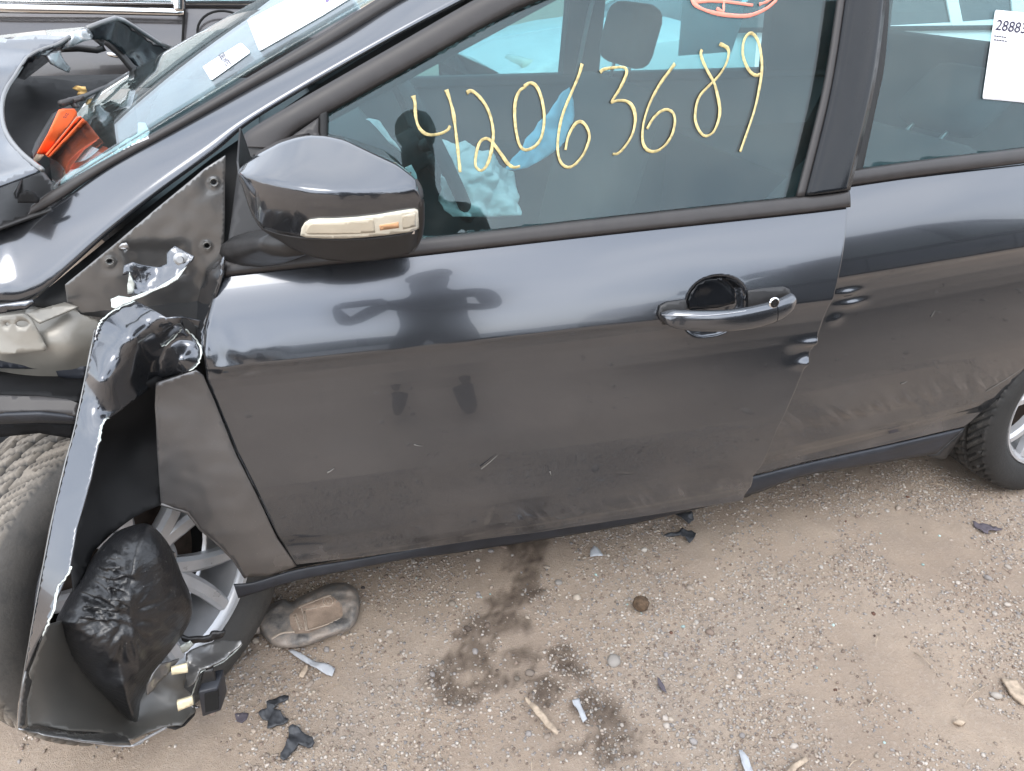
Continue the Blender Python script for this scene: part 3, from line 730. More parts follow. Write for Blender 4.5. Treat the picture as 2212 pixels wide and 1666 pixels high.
# ---- wheels
def wheel(name, c, n, a, parent, tyre_mat, flat=False, rot=0.0, Rt=.316, rr=.212, w=.205, steer_dust=None):
    """c centre, n outward axis, a forward-pointing unit vector in the wheel plane"""
    c = Vector(c); n = Vector(n).normalized(); a = Vector(a).normalized(); b = n.cross(a)
    root = empty(name, c); bpy.context.view_layer.update(); child_of(root, parent); bpy.context.view_layer.update()
    def P(r, th, d): return c+(a*math.cos(th)+b*math.sin(th))*r+n*d
    # tyre: carcass with tread grooves and slanted sipes
    prof = []
    hw = w/2
    for k in range(45):
        s = -1+2*k/44; prof.append(('t', s))
    nth = 300; secs = []; dust = []
    side = [(rr+.004, .80), (rr+.012, .93), (rr+.030, 1.04), (rr+.055, 1.09), (rr+.080, 1.06), (Rt-.016, .98)]
    for i in range(nth):
        th = 2*math.pi*i/nth; row = []
        for r_, s_ in side: row.append((P(r_, th, -s_*hw), .25))
        for k in range(41):
            s = -.94+1.88*k/40; r_ = Rt-.011*abs(s)**3.2
            g = 0
            for gp in (-.44, 0, .44):
                if abs(s-gp) < .05: g = .0095
            ph = i/nth*66+ (s*3.0 if abs(s) < .47 else abs(s)*4.5)
            f = ph % 1.0
            if abs(s) > .08 and f < .20: g = max(g, .0060 if abs(s) < .47 else .0080)
            if abs(s) > .52 and .5 < f < .60: g = max(g, .003)
            row.append((P(r_-g, th, s*hw), .06 if g else (1.0 if s < .80 else .6)))  # groove floors toned darker than the blocks, for contrast
        for r_, s_ in reversed(side): row.append((P(r_, th, s_*hw), .16 if r_ > rr+.05 else .10))
        secs.append(row)
    vs = [p for r in secs for p, _ in r]; ds = [d for r in secs for _, d in r]; m_ = len(secs[0])
    if flat:
        vs = [Vector((p.x, p.y, max(p.z, .004))) for p in vs]
    else: vs = [Vector((p.x, p.y, max(p.z, .001))) for p in vs]
    fs = [[i*m_+j, ((i+1) % nth)*m_+j, ((i+1) % nth)*m_+j+1, i*m_+j+1] for i in range(nth) for j in range(m_-1)]
    ty = mk('tyre', vs, fs, tyre_mat, root, True, 40); child_of(ty, root)
    at = ty.data.attributes.new('dust', 'FLOAT', 'POINT'); at.data.foreach_set('value', ds)
    # rim: barrel, lip, ten paired spokes, hub
    def lathe(nm, pr, mat, seg=72):
        s_ = [[P(r_, 2*math.pi*k/seg, d_) for k in range(seg)] for r_, d_ in pr]
        o = loft(nm, s_, mat, root, True, False, True, 30); child_of(o, root); return o
    o = hw*.86
    lathe('rim', [(rr+.004, o-.010), (rr+.009, o), (rr+.006, o+.006), (rr-.001, o+.004), (rr-.006, o-.006), (rr-.012, o-.010), (rr-.016, o-.030), (rr-.022, o-.06), (rr-.028, -hw*.7), (rr+.004, -hw*.8)], 'alloy')
    lathe('brake_disc', [(.03, o-.085), (.138, o-.085), (.138, o-.098), (.03, o-.098)], 'disc_iron', 48)
    box_b = lathe('wheel_back', [(.001, -.02), (rr-.03, -.02)], 'hole', 32)
    for k in range(5):
        for sgn in (-1, 1):
            th0 = rot+2*math.pi*k/5; th1 = th0+sgn*.10; th2 = th0+sgn*.30
            sv = []
            for t in [j/7 for j in range(8)]:
                r_ = .045+t*(rr-.055); th = th1+(th2-th1)*t; wd = (.019-.004*t)/max(r_, .05)
                d_ = o-.040+.022*math.sin(t*math.pi*.55)+.010*t
                q = [P(r_, th-wd, d_-.022), P(r_, th-wd, d_-.004), P(r_, th-wd*.55, d_+.004), P(r_, th+wd*.55, d_+.004), P(r_, th+wd, d_-.004), P(r_, th+wd, d_-.022)]
                sv.append(q)
            child_of(loft('spoke', sv, 'alloy', root, True, True, True, 35), root)
    lathe('hub', [(.001, o-.012), (.024, o-.012), (.030, o-.018), (.050, o-.030), (.072, o-.040), (.078, o-.060)], 'alloy', 48)
    for k in range(5):
        th = rot+2*math.pi*(k+.5)/5; disc('lug_nut', P(.052, th, o-.040), n, .0095, .018, 'steel', root, 6)
    return root
st, cb = R(42), R(10)
fw_c = (.251, .116, .303)
wheel('front_wheel', fw_c, (math.sin(st)*math.cos(cb), -math.cos(st)*math.cos(cb), math.sin(cb)), (math.cos(st), math.sin(st), 0), car, 'tyre_dusty', rot=.55)
wheel('rear_wheel', (2.66, .122, .305), (0, -1, 0), (1, 0, 0), car, 'tyre', flat=True, rot=.25)
# rear arch: dark well behind the wheel and quarter panel beyond the door
patch('quarter_panel', [(2205, 835), (2330, 300), (2700, 250), (2900, 700), (2560, 780), (2420, 730), (2300, 745)], None, 'paint_door', car, 40, surf=S, off=-.001, th=.003)
box('rear_arch_liner', (2.20, .30, .20), (3.1, 1.6, .75), 'liner', car)

# ================================================================== crumpled front wing
# structural side under the torn wing: plate with bolt bosses and holes
def hole_px(c, rx, ry, n=14): return [(c[0]+rx*math.cos(2*math.pi*k/n), c[1]+ry*math.sin(2*math.pi*k/n)) for k in range(n)]
H = [(r2(1775, 265), 6.5, 6.2), (r2(1717, 790), 6.0, 5.4), (r2(910, 920), 6.4, 5.2), (r2(1035, 803), 6, 7), (r2(735, 1370), 4, 5)]
def plate_wr(p, x, y):
    w = 0
    for (hx, hy), a, b in H[:3]:
        d = math.hypot(x-hx, y-hy)
        w += -.007*math.exp(-(d/20)**2)+.010*math.exp(-(d/11)**2)
    # stamped recess under the torn bracket
    q = ((x-r2(1300, 900)[0])/62)**4+((y-r2(1300, 900)[1])/34)**4
    w -= .014*math.exp(-q)
    w += .0018*noise.noise(Vector((x*.03, y*.03, 2)))
    return w
patch('hinge_pillar_plate', L(r2, (1870, 40), (1865, 600), (1850, 930), (1700, 1300), (1690, 1700), (800, 1700), (820, 1450), (560, 1260), (540, 1110), (900, 820), (1300, 480), (1700, 150)), [(*r2(1860, 60), .095), (*r2(1840, 930), .10), (*r2(1000, 900), .10), (*r2(560, 1200), .115), (*r2(1200, 1600), .13), (*r2(800, 1600), .13)], 'paint_bare', car, 6.5, holes=[hole_px(*h) for h in H], th=.003, wr=plate_wr)
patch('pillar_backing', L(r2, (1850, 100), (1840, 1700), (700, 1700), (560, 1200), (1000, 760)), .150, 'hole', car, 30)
for (hx, hy), a, b in H[:3]:
    rp = [PY(x, y, .093) for x, y in hole_px((hx, hy), a*1.35, b*1.35, 20)]
    tube('bolt_boss', rp+[rp[0]], .0012, 'primer', car, 6)
# door jamb: curved painted return at the door's leading edge
patch('door_jamb', L(r2, (1860, 880), (1850, 1030), (1800, 1180), (1700, 1480), (1690, 1700), (1650, 1700), (1610, 1300), (1640, 1180), (1700, 1100), (1720, 1000), (1780, 950)), [(*r2(1850, 950), .05), (*r2(1700, 1000), .10), (*r2(1620, 1250), .12), (*r2(1700, 1600), .05)], 'paint', car, 7, th=.003, wr=creases(.004, 30, 3))
patch('torn_bracket', L(r2, (1100, 925), (1180, 948), (1300, 968), (1388, 942), (1385, 850), (1450, 788), (1615, 880), (1590, 925), (1555, 960), (1470, 1070), (1290, 1160), (1130, 1205), (1070, 1195), (1058, 1120), (1078, 1020), (1020, 1035), (1030, 955)), [(*r2(1100, 930), .072), (*r2(1500, 830), .076), (*r2(1555, 960), .060), (*r2(1300, 1150), .056), (*r2(1080, 1190), .052), (*r2(1250, 1040), .072)], 'paint', car, 5.5, th=.0022, wr=creases(.0045, 26, 9))
patch('torn_edge', L(r2, (1550, 960), (1475, 1072), (1390, 1122), (1280, 1168), (1110, 1243), (1060, 1268), (960, 1312), (925, 1300), (922, 1235), (985, 1207), (1075, 1222), (1130, 1205), (1290, 1148), (1450, 1050)), [(*r2(1550, 960), .050), (*r2(1280, 1160), .030), (*r2(930, 1290), .010), (*r2(1000, 1220), .022)], 'torn_edge', car, 4.5, th=.002, wr=creases(.003, 60, 4))
patch('torn_edge', L(r2, (1058, 1120), (1075, 1010), (1095, 1060), (1120, 1110), (1105, 1180), (1060, 1190)), .037, 'torn_edge', car, 4.5, th=.002, wr=creases(.003, 60, 2))
bolt = PY(*r2(1500, 900), .070)
disc('wing_bolt', bolt, (-.1, -1, .2), .0105, .009, 'steel', car, 20, [(0, .009), (.005, .009), (.0055, .004), (.0105, .003), (.0105, 0)])
patch('spring_clip', L(r2, (985, 800), (1010, 770), (1050, 765), (1070, 800), (1040, 825), (1000, 815)), .088, 'steel', car, 4, th=.003, wr=creases(.004, 90, 1))
# upper rail and brackets behind the wing
patch('apron_rail', L(r2, (-160, 1345), (0, 1335), (210, 1310), (540, 1262), (650, 1300), (840, 1410), (860, 1700), (700, 1960), (300, 1930), (-160, 1900)), [(*r2(0, 1340), .16), (*r2(560, 1270), .135), (*r2(830, 1420), .125), (*r2(0, 1600), .09), (*r2(600, 1640), .085), (*r2(0, 1880), .13), (*r2(650, 1940), .12)], 'apron_metal', car, 12, th=.003, wr=wrinkle(.006, 9))
patch('rail_edge', L(r2, (-160, 1290), (0, 1280), (270, 1240), (290, 1262), (230, 1310), (0, 1350), (-160, 1370)), .06, 'paint', car, 10, th=.004)
patch('apron_bracket', L(r2, (-160, 1380), (0, 1372), (200, 1352), (265, 1400), (330, 1520), (395, 1645), (380, 1662), (100, 1690), (20, 1700), (-160, 1560)), [(*r2(0, 1380), .085), (*r2(250, 1400), .078), (*r2(380, 1650), .070), (*r2(0, 1690), .07)], 'apron_metal', car, 10, holes=[hole_px(r2(187, 1437), 14, 6.5, 16), hole_px(r2(62, 1440), 4, 4)], th=.003, wr=wrinkle(.003, 14, seed=4))
patch('rail_flange', L(r2, (215, 1352), (540, 1262), (650, 1300), (330, 1435)), [(*r2(215, 1352), .085), (*r2(540, 1262), .11), (*r2(650, 1300), .10), (*r2(330, 1435), .075)], 'apron_metal', car, 8, th=.003)
patch('apron_lower_beam', L(r3, (-200, 225), (0, 222), (300, 250), (660, 305), (620, 420), (440, 372), (420, 318), (0, 312), (-200, 320)), .10, 'sill_plastic', car, 10, th=.006, wr=wrinkle(.004, 18))
patch('strut_cover', L(r3, (-200, 330), (0, 345), (420, 345), (640, 410), (600, 570), (300, 530), (0, 520), (-200, 540)), [(*r3(0, 345), .12), (*r3(500, 400), .10), (*r3(0, 520), .03), (*r3(560, 560), .02)], 'liner', car, 12, th=.006, wr=wrinkle(.004, 12))
patch('arch_lip', L(r3, (-200, 535), (0, 522), (300, 530), (600, 560), (575, 680), (300, 650), (0, 660), (-200, 690)), [(*r3(0, 530), .03), (*r3(560, 560), .02), (*r3(0, 660), .015), (*r3(560, 680), .005)], 'trim_grey', car, 10, th=.006)
patch('arch_lip', L(r3, (-200, 700), (0, 664), (300, 655), (575, 684), (565, 725), (300, 716), (0, 728), (-200, 760)), [(*r3(0, 664), .012), (*r3(560, 684), .004), (*r3(0, 728), .03), (*r3(560, 725), .02)], 'sill_plastic', car, 8, th=.006)
patch('arch_lip', L(r3, (-200, 765), (0, 732), (300, 722), (570, 735), (540, 840), (300, 800), (0, 830), (-200, 870)), .06, 'liner', car, 10, th=.006)
# black inner liner seen through the gap
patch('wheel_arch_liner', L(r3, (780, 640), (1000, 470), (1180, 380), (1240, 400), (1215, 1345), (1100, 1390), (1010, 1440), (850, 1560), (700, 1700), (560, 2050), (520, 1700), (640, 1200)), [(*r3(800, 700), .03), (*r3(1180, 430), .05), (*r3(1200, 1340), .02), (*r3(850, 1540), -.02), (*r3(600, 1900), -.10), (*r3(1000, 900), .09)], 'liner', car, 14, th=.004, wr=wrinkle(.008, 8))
# rear part of the wing, still bolted to the sill
def SF(X, Z): return S(X, Z)+.004
patch('wing_remnant', [(337, 828), (424, 799), (440, 812), (449, 835), (463, 866), (509, 981), (557, 1075), (600, 1165), (640, 1222), (582, 1241), (530, 1246), (505, 1207), (468, 1170), (434, 1142), (406, 1106), (348, 1088), (341, 991), (335, 877)], None, 'paint_dirty', car, 9, surf=SF, off=-.004, th=.004, wr=wrinkle(.0045, 10, seed=2))
tube('wing_rim', [PS(*q, SF, -.002) for q in [(348, 1088), (406, 1106), (434, 1142), (468, 1170), (505, 1207), (530, 1246)]], .004, 'paint_dirty', car, 8)

# peeled wing: outer skin and long flap swung out towards the viewer
SK = L(r2, (790, 1560), (815, 1470), (870, 1390), (1000, 1300), (1130, 1250), (1250, 1310), (1380, 1385), (1500, 1372), (1664, 1410), (1655, 1480), (1600, 1440), (1545, 1400), (1500, 1395))+L(r3, (1400, 30), (1470, 90), (1512, 160), (1516, 220), (1495, 290), (1440, 335), (1290, 375), (1170, 408), (1130, 470), (1000, 570), (830, 690), (790, 705), (750, 870), (690, 1150), (620, 1400))+L(r4, (530, 0), (480, 280), (400, 470), (330, 660), (250, 800), (180, 980), (150, 1200), (140, 1382), (118, 1372), (130, 1200), (180, 900), (250, 500), (340, 0))+L(r3, (440, 1250), (500, 1000), (560, 780), (640, 400), (715, 20))
SKD = [(*r2(800, 1550), .020), (*r2(870, 1390), .030), (*r2(1130, 1250), .050), (*r2(1664, 1410), .030), (*r2(1450, 1440), .005),
       (*r3(1000, 100), -.020), (*r3(1340, 60), .040), (*r3(1250, 210), .045), (*r3(1160, 420), .055), (*r3(1512, 180), .030), (*r3(1440, 335), .020), (*r3(1350, 250), .012),
       (*r3(900, 420), -.030), (*r3(1020, 330), .005), (*r3(800, 690), -.055), (*r3(720, 60), .015), (*r3(640, 400), -.015), (*r3(760, 400), -.052),
       (*r3(560, 780), -.060), (*r3(660, 780), -.080), (*r3(750, 870), -.080), (*r3(500, 1000), -.085), (*r3(600, 1050), -.105), (*r3(690, 1150), -.100),
       (*r3(440, 1250), -.115), (*r3(540, 1300), -.135), (*r3(620, 1400), -.130), (*r4(350, 0), -.150), (*r4(440, 0), -.168), (*r4(530, 0), -.160),
       (*r4(250, 500), -.195), (*r4(310, 500), -.212), (*r4(385, 500), -.205), (*r4(180, 980), -.235), (*r4(130, 1375), -.262), (*r4(330, 660), -.225)]
_up = depth_fn([c for c in SKD if c[1] < 930]+[(170, 960, -.085), (205, 960, -.085), (150, 990, -.095), (200, 990, -.095)])
_STR = [(860, -.040), (934, -.078), (1000, -.098), (1063, -.122), (1138, -.155), (1297, -.205), (1400, -.233), (1575, -.262)]
STRIP = np.polyfit([a/1000 for a, _ in _STR], [b for _, b in _STR], 3)
def skin_dep(x, y):
    k = smooth01(880, 960, y); lin = float(np.polyval(STRIP, y/1000))
    xl = interp([(900, 170), (1138, 108), (1575, 40)], y); w = interp([(900, 45), (1138, 60), (1350, 28), (1575, 12)], y)
    lin -= .022*((x-xl)/w-.5)
    return _up(x, y)*(1-k)+lin*k if k < 1 else lin
_cr = creases(.0032, 12, 11)
def skin_wr(p, x, y):
    up = smooth01(900, 760, y); return _cr(p, x, y)*up + .0012*noise.noise(Vector((p.x*20, p.y*20, p.z*14)))
patch('peeled_wing', SK, skin_dep, 'paint', car, 6.5, th=.0022, wr=skin_wr)
# bright torn hems along the peeled sheet
def hem(pts, r, mat='torn_edge', jag=.002, dep=None, seed=0):
    f = skin_dep if dep is None else depth_fn(dep)
    pp = catmull(pts, 6); v = []
    for i, q in enumerate(pp):
        p = PY(q[0], q[1], f(q[0], q[1])-.002); j = noise.noise_vector(Vector((i*.7+seed, 1, 2)))*jag; v.append(p+j)
    return tube('torn_hem', v, lambda t: r*(.7+.6*abs(noise.noise(Vector((t*23+seed, 0, 5))))), mat, car, 6, .5)
hem(L(r3, (820, 690), (790, 710), (760, 770), (750, 870), (735, 890)), .0024)
hem(L(r4, (485, 270), (460, 330), (395, 420), (370, 560), (330, 660), (292, 742)), .0028, seed=3)
hem(L(r3, (1400, 25), (1470, 90), (1512, 165), (1512, 240), (1480, 300), (1430, 335)), .0026, seed=5)
hem(L(r2, (1120, 1250), (1000, 1300), (880, 1380), (840, 1420), (812, 1470)), .0024, seed=7)
hem(L(r2, (812, 1470), (800, 1520), (790, 1570)), .0022, seed=8, mat='alloy')
hem(L(r3, (1220, 150), (1270, 130), (1330, 70), (1370, 20), (1345, 0)), .0022, seed=9)
hem(L(r3, (715, 20), (640, 400), (560, 780), (500, 1000), (440, 1250))+L(r4, (345, 0), (250, 500), (180, 900), (134, 1200), (128, 1380)), .0016, mat='paint_bare', jag=.0004, seed=12)
# inside face of the flap (dull primer), its folded flange and the ragged lower end
IN = L(r4, (292, 742), (330, 665), (420, 640), (700, 700), (1000, 900), (1180, 960), (1275, 1000), (1255, 1100), (1330, 1160), (1335, 1270), (1240, 1362), (1130, 1366), (880, 1462), (800, 1416), (620, 1400), (450, 1390), (330, 1364), (250, 1350), (190, 1366), (180, 1190), (214, 1056), (200, 1000))
IND = [(*r4(300, 720), -.212), (*r4(420, 640), -.165), (*r4(700, 720), -.105), (*r4(1000, 900), -.090), (*r4(1270, 1020), -.100), (*r4(1330, 1200), -.120), (*r4(1240, 1360), -.170), (*r4(895, 1490), -.225), (*r4(500, 1440), -.245), (*r4(145, 1384), -.258), (*r4(500, 1000), -.155), (*r4(800, 1250), -.150), (*r4(250, 1050), -.220), (*r4(880, 1380), -.170), (*r4(1000, 1200), -.125)]
patch('wing_inner_face', IN, IND, 'underside', car, 8, th=.0022, wr=lambda p, x, y: creases(.006, 11, 6)(p, x, y)*smooth01(220, 300, x))
patch('wing_flange', L(r4, (150, 1384), (190, 1362), (250, 1346), (330, 1360), (450, 1388), (620, 1398), (800, 1412), (865, 1438), (893, 1490), (700, 1478), (500, 1455), (300, 1420)), [(*r4(190, 1360), -.238), (*r4(450, 1388), -.222), (*r4(800, 1412), -.196), (*r4(150, 1384), -.292), (*r4(500, 1455), -.290), (*r4(893, 1490), -.262)], 'paint_bare', car, 6, th=.002, wr=creases(.003, 30, 8))  # paler than the wing skin: reflected sky put into the colour
patch('wing_flange', L(r4, (128, 1378), (165, 1350), (180, 1190), (215, 1055), (185, 1015), (175, 985), (160, 1050), (140, 1200)), [(*r4(128, 1378), -.284), (*r4(175, 985), -.252), (*r4(200, 1060), -.246), (*r4(165, 1350), -.268)], 'paint_bare', car, 6, th=.002, wr=creases(.003, 40, 2))
hem(L(r4, (130, 1378), (500, 1455), (895, 1495), (1010, 1430), (1135, 1365)), .0022, mat='alloy', jag=.0006, dep=IND, seed=2)
patch('wing_flange', L(r4, (895, 1494), (1135, 1362), (1140, 1375), (905, 1500)), [(*r4(895, 1494), -.256), (*r4(1135, 1362), -.205), (*r4(1000, 1450), -.235)], 'alloy', car, 6, th=.002)
patch('torn_shard', L(r4, (1270, 870), (1330, 835), (1400, 805), (1520, 778), (1640, 765), (1652, 800), (1545, 900), (1430, 965), (1372, 985), (1345, 1050), (1285, 1105), (1268, 1010)), [(*r4(1280, 870), -.125), (*r4(1500, 790), -.105), (*r4(1650, 790), -.125), (*r4(1430, 960), -.160), (*r4(1290, 1090), -.160), (*r4(1440, 880), -.125)], 'paint_bare', car, 5, th=.003, wr=creases(.007, 24, 5))
hem(L(r4, (1652, 800), (1545, 902), (1430, 967), (1370, 990), (1342, 1060), (1310, 1150)), .0026, mat='torn_edge', jag=.001, dep=[(*r4(1652, 800), -.108), (*r4(1430, 965), -.138), (*r4(1310, 1150), -.13)], seed=4)
patch('torn_shard', L(r4, (998, 1085), (1040, 1000), (1092, 942), (1222, 900), (1190, 955), (1130, 1020), (1085, 1060), (1050, 1120), (1005, 1155)), [(*r4(998, 1085), -.200), (*r4(1092, 942), -.180), (*r4(1222, 900), -.150), (*r4(1050, 1120), -.190)], 'paint_bare', car, 5, th=.002, wr=creases(.006, 30, 1))
patch('torn_shard', L(r4, (1225, 815), (1300, 780), (1320, 800), (1285, 850), (1245, 860)), -.100, 'torn_edge', car, 4, th=.002, wr=creases(.004, 50, 1))
patch('broken_trim', L(r4, (1235, 740), (1290, 760), (1430, 742), (1450, 720), (1540, 712), (1520, 755), (1440, 775), (1300, 795), (1250, 775)), -.085, 'trim_black', car, 5, th=.006, wr=creases(.006, 40, 2))
patch('foam_strip', L(r4, (1168, 962), (1278, 934), (1284, 985), (1172, 1002)), -.165, 'foam_cream', car, 6, th=.006)
patch('foam_strip', L(r4, (1208, 1192), (1312, 1162), (1322, 1202), (1216, 1246)), -.175, 'foam_cream', car, 6, th=.008)
hem(L(r4, (1290, 1215), (1330, 1225), (1360, 1235)), .003, mat='steel', jag=.002, dep=[(*r4(1290, 1215), -.15), (*r4(1360, 1235), -.15)], seed=6)
clipc = [PY(*r4(x, y), -.165) for x, y in ((1350, 1130), (1485, 1100), (1510, 1255), (1380, 1302))]
cl = prism('bumper_clip', clipc, 'sill_plastic', car, (.012, .035, .006), .003)
ci = [PY(*r4(x, y), -.1665) for x, y in ((1395, 1142), (1482, 1120), (1492, 1245), (1402, 1268))]
prism('clip_window', ci, 'hole', car, (.003, .004, .001))
patch('bumper_bracket', L(r4, (1385, 975), (1455, 955), (1475, 1030), (1486, 1105), (1345, 1132), (1370, 1060)), -.145, 'trim_black', car, 6, th=.010)
patch('wing_lower_scrap', L(r4, (1130, 1368), (1240, 1358), (1335, 1250), (1325, 1290), (1260, 1360), (1200, 1385)), [(*r4(1130, 1368), -.18), (*r4(1330, 1260), -.13), (*r4(1240, 1358), -.165)], 'trim_black', car, 6, th=.003)

# ================================================================== windscreen, scuttle, buckled bonnet
WB = PY(118, 412, .18); _w1 = PY(815.6, 0, .248); WT = WB+(_w1-WB)*((1.405-WB.z)/(_w1.z-WB.z))
def ws_pt(u, v):
    """u across the car 0..1, v up the glass 0..1"""
    s = math.sin(math.pi*u)
    B = Vector((WB.x-.09*s, WB.y+(1.82-2*WB.y)*u, WB.z+.06*s-.105*u)); T = Vector((WT.x-.054*s, WT.y+(1.82-2*WT.y)*u, WT.z+.06*s-.105*u))
    p = B.lerp(T, v); p.z += .006*math.sin(math.pi*v); return p
WSN, WSM = 44, 26
wsg = [[ws_pt(i/WSN, j/WSM) for j in range(WSM+1)] for i in range(WSN+1)]
grid('windscreen', wsg, 'glass_ws', car, .005)
from mathutils.bvhtree import BVHTree
_v = [p for r in wsg for p in r]; _m = WSM+1
ws_bvh = BVHTree.FromPolygons(_v, [[i*_m+j, i*_m+j+1, (i+1)*_m+j+1, (i+1)*_m+j] for i in range(WSN) for j in range(WSM)])
def on_ws(x, y, off=.004):
    for k in range(200):
        dx, dy = ((.5*k, 1.0*k), (1.0*k, -.55*k), (.9*k, .2*k))[k % 3]
        d = Vector(ray(x+dx*.4, y+dy*.4)).normalized(); h = ws_bvh.ray_cast(Vector(CAM), d)
        if h[0] is not None: break
    else: return PY(x, y, .19)
    nn = h[1] if h[1].dot(d) < 0 else -h[1]
    return h[0]+nn*off
band('windscreen_trim', [(70, 446), (118, 410), (234, 344), (390, 256), (542, 166), (680, 84), (818, -2), (960, -90)], [(60, 466), (112, 440), (234, 360), (390, 274), (542, 189), (690, 108), (866, 0), (1000, -85)], SA, 'trim_grey', car, 60, 6, .040, .004, .004)
tube('far_windscreen_trim', [ws_pt(1, v/14)+Vector((0, .004, .002)) for v in range(15)], .010, 'trim_black', car, 8)
box('scuttle', (-.12, .30, .86), (.26, 1.60, 1.005), 'liner', car, .01)
patch('scuttle_panel', L(r1, (240, 1345), (300, 1180), (440, 940), (560, 880), (700, 830), (980, 755), (900, 860), (700, 1120), (560, 1330), (440, 1470), (430, 1560), (380, 1640), (140, 1700), (120, 1600)), [(*r1(260, 1330), .34), (*r1(440, 940), .58), (*r1(980, 755), .95), (*r1(500, 1380), .46), (*r1(200, 1660), .26), (*r1(400, 1630), .32)], 'trim_black', car, 12, th=.004, wr=wrinkle(.006, 12))
patch('scuttle_end', L(r2, (-160, 300), (0, 290), (140, 250), (360, 170), (460, 300), (440, 440), (430, 500), (250, 560), (0, 650), (-160, 700)), [(*r2(0, 300), .30), (*r2(360, 170), .27), (*r2(440, 480), .175), (*r2(0, 640), .15)], 'trim_black', car, 10, th=.005)
patch('scuttle_duct', L(r2, (150, 430), (165, 360), (215, 330), (280, 345), (330, 400), (320, 430)), .145, 'liner', car, 7, th=.006)
tube('wiper_arm', [PY(*r1(x, y), Y) for x, y, Y in ((500, 860, .55), (600, 830, .58), (700, 800, .66), (820, 745, .74), (925, 702, .80), (1000, 690, .86), (1150, 655, .98))], lambda t: .006-.003*t, 'trim_grey', car, 8)
patch('wiper_pivot', L(r1, (490, 855), (570, 815), (640, 810), (700, 800), (690, 835), (630, 850), (660, 890), (620, 890), (580, 850), (520, 865)), .58, 'trim_grey', car, 5, th=.012, wr=creases(.008, 30, 3))
patch('wiper_linkage', L(r1, (610, 740), (640, 715), (710, 725), (722, 760), (700, 800), (650, 790), (660, 765)), .75, 'brass_clip', car, 5, th=.012, wr=creases(.010, 25, 2))
patch('engine_bay_side', L(r1, (-200, 640), (130, 640), (700, 690), (1180, 620), (900, 800), (650, 880), (440, 950), (250, 1340), (0, 1250), (-200, 1250)), [(*r1(0, 650), .95), (*r1(1180, 620), 1.35), (*r1(440, 950), .62), (*r1(0, 1200), .50), (*r1(250, 1330), .33)], 'liner', car, 16, th=.004, wr=wrinkle(.02, 6))
CC = [(575, 305), (480, 368), (330, 420), (230, 480), (170, 560), (120, 640), (60, 730), (25, 830), (18, 950), (40, 1070), (100, 1180), (200, 1290), (352, 1410)]
BN = [(*r1(575, 305), .80), (*r1(330, 420), .74), (*r1(170, 560), .66), (*r1(25, 830), .52), (*r1(40, 1070), .38), (*r1(200, 1290), .25), (*r1(352, 1410), .175), (*r1(0, 1545), .135), (*r1(-300, 1650), .10), (*r1(-300, 340), .80), (*r1(-300, 900), .42), (*r1(0, 350), .78), (*r1(-100, 600), .62)]
bonnet = patch('bonnet', L(r1, *CC, (200, 1470), (0, 1545), (-300, 1650), (-500, 1400), (-500, 320), (0, 322), (300, 290)), BN, 'paint', car, 9, th=.004, wr=creases(.012, 5, 21))
patch('bonnet_fold_highlight', L(r1, (-500, 300), (0, 302), (350, 262), (700, 232), (725, 240), (600, 290), (575, 312), (300, 322), (0, 352), (-500, 360)), [(*r1(0, 302), .92), (*r1(700, 232), .95), (*r1(575, 312), .80), (*r1(0, 352), .78)], 'silver_paint', car, 8, th=.004)  # highlight along the fold, put into the colour as a pale strip
tube('bonnet_edge', [PY(*r1(x, y), depth_fn(BN)(*r1(x, y))-.003) for x, y in catmull(CC, 4)], .004, 'paint_bare', car, 8)
patch('bonnet_underside', L(r1, (585, 318), (480, 372), (330, 424), (235, 485), (172, 566), (130, 640), (200, 660), (330, 560), (490, 440), (560, 380)), [(*r1(585, 318), .82), (*r1(172, 566), .68), (*r1(330, 560), .85), (*r1(560, 380), .95)], 'gloss_black', car, 9, th=.003)
patch('bonnet_far_half', L(r1, (722, 235), (850, 190), (905, 165), (955, 155), (1020, 170), (1100, 218), (1200, 290), (1310, 355), (1400, 395), (1500, 432), (1400, 520), (1230, 605), (1190, 612), (1140, 570), (1050, 470), (930, 370), (850, 330), (760, 330)), [(*r1(722, 235), .95), (*r1(955, 155), 1.05), (*r1(1500, 432), 1.45), (*r1(1200, 610), 1.25), (*r1(830, 330), .98), (*r1(1150, 400), 1.25)], 'gloss_black', car, 9, th=.004, wr=creases(.006, 9, 4))
tube('bonnet_edge', [PY(*r1(x, y), Y) for x, y, Y in ((722, 235, .945), (850, 188, 1.0), (955, 153, 1.04), (1020, 168, 1.09), (1100, 216, 1.14), (1310, 353, 1.3), (1500, 430, 1.44))], .006, 'paint_bare', car, 8)
patch('bonnet_hinge', L(r1, (578, 275), (640, 255), (705, 233), (735, 255), (762, 300), (752, 332), (680, 345), (600, 375), (510, 405), (560, 360), (590, 320)), [(*r1(578, 275), .80), (*r1(705, 233), .92), (*r1(752, 332), .90), (*r1(510, 405), .80), (*r1(650, 300), .82)], 'silver_paint', car, 6, th=.006)
patch('bonnet_hinge', L(r1, (378, 458), (440, 425), (492, 420), (500, 460), (522, 500), (575, 560), (560, 602), (500, 575), (430, 535)), [(*r1(378, 458), .76), (*r1(492, 420), .80), (*r1(560, 600), .84), (*r1(430, 535), .76)], 'silver_paint', car, 6, th=.006)
tube('bonnet_strut', [PY(*r1(x, y), 1.0) for x, y in ((500, 405), (650, 400), (800, 415), (860, 400), (850, 360), (790, 310))], .008, 'trim_black', car, 8)
tube('washer_hose', [PY(*r1(x, y), 1.15) for x, y in ((830, 310), (900, 360), (1000, 450), (1090, 560), (1190, 620))], .010, 'trim_black', car, 8)

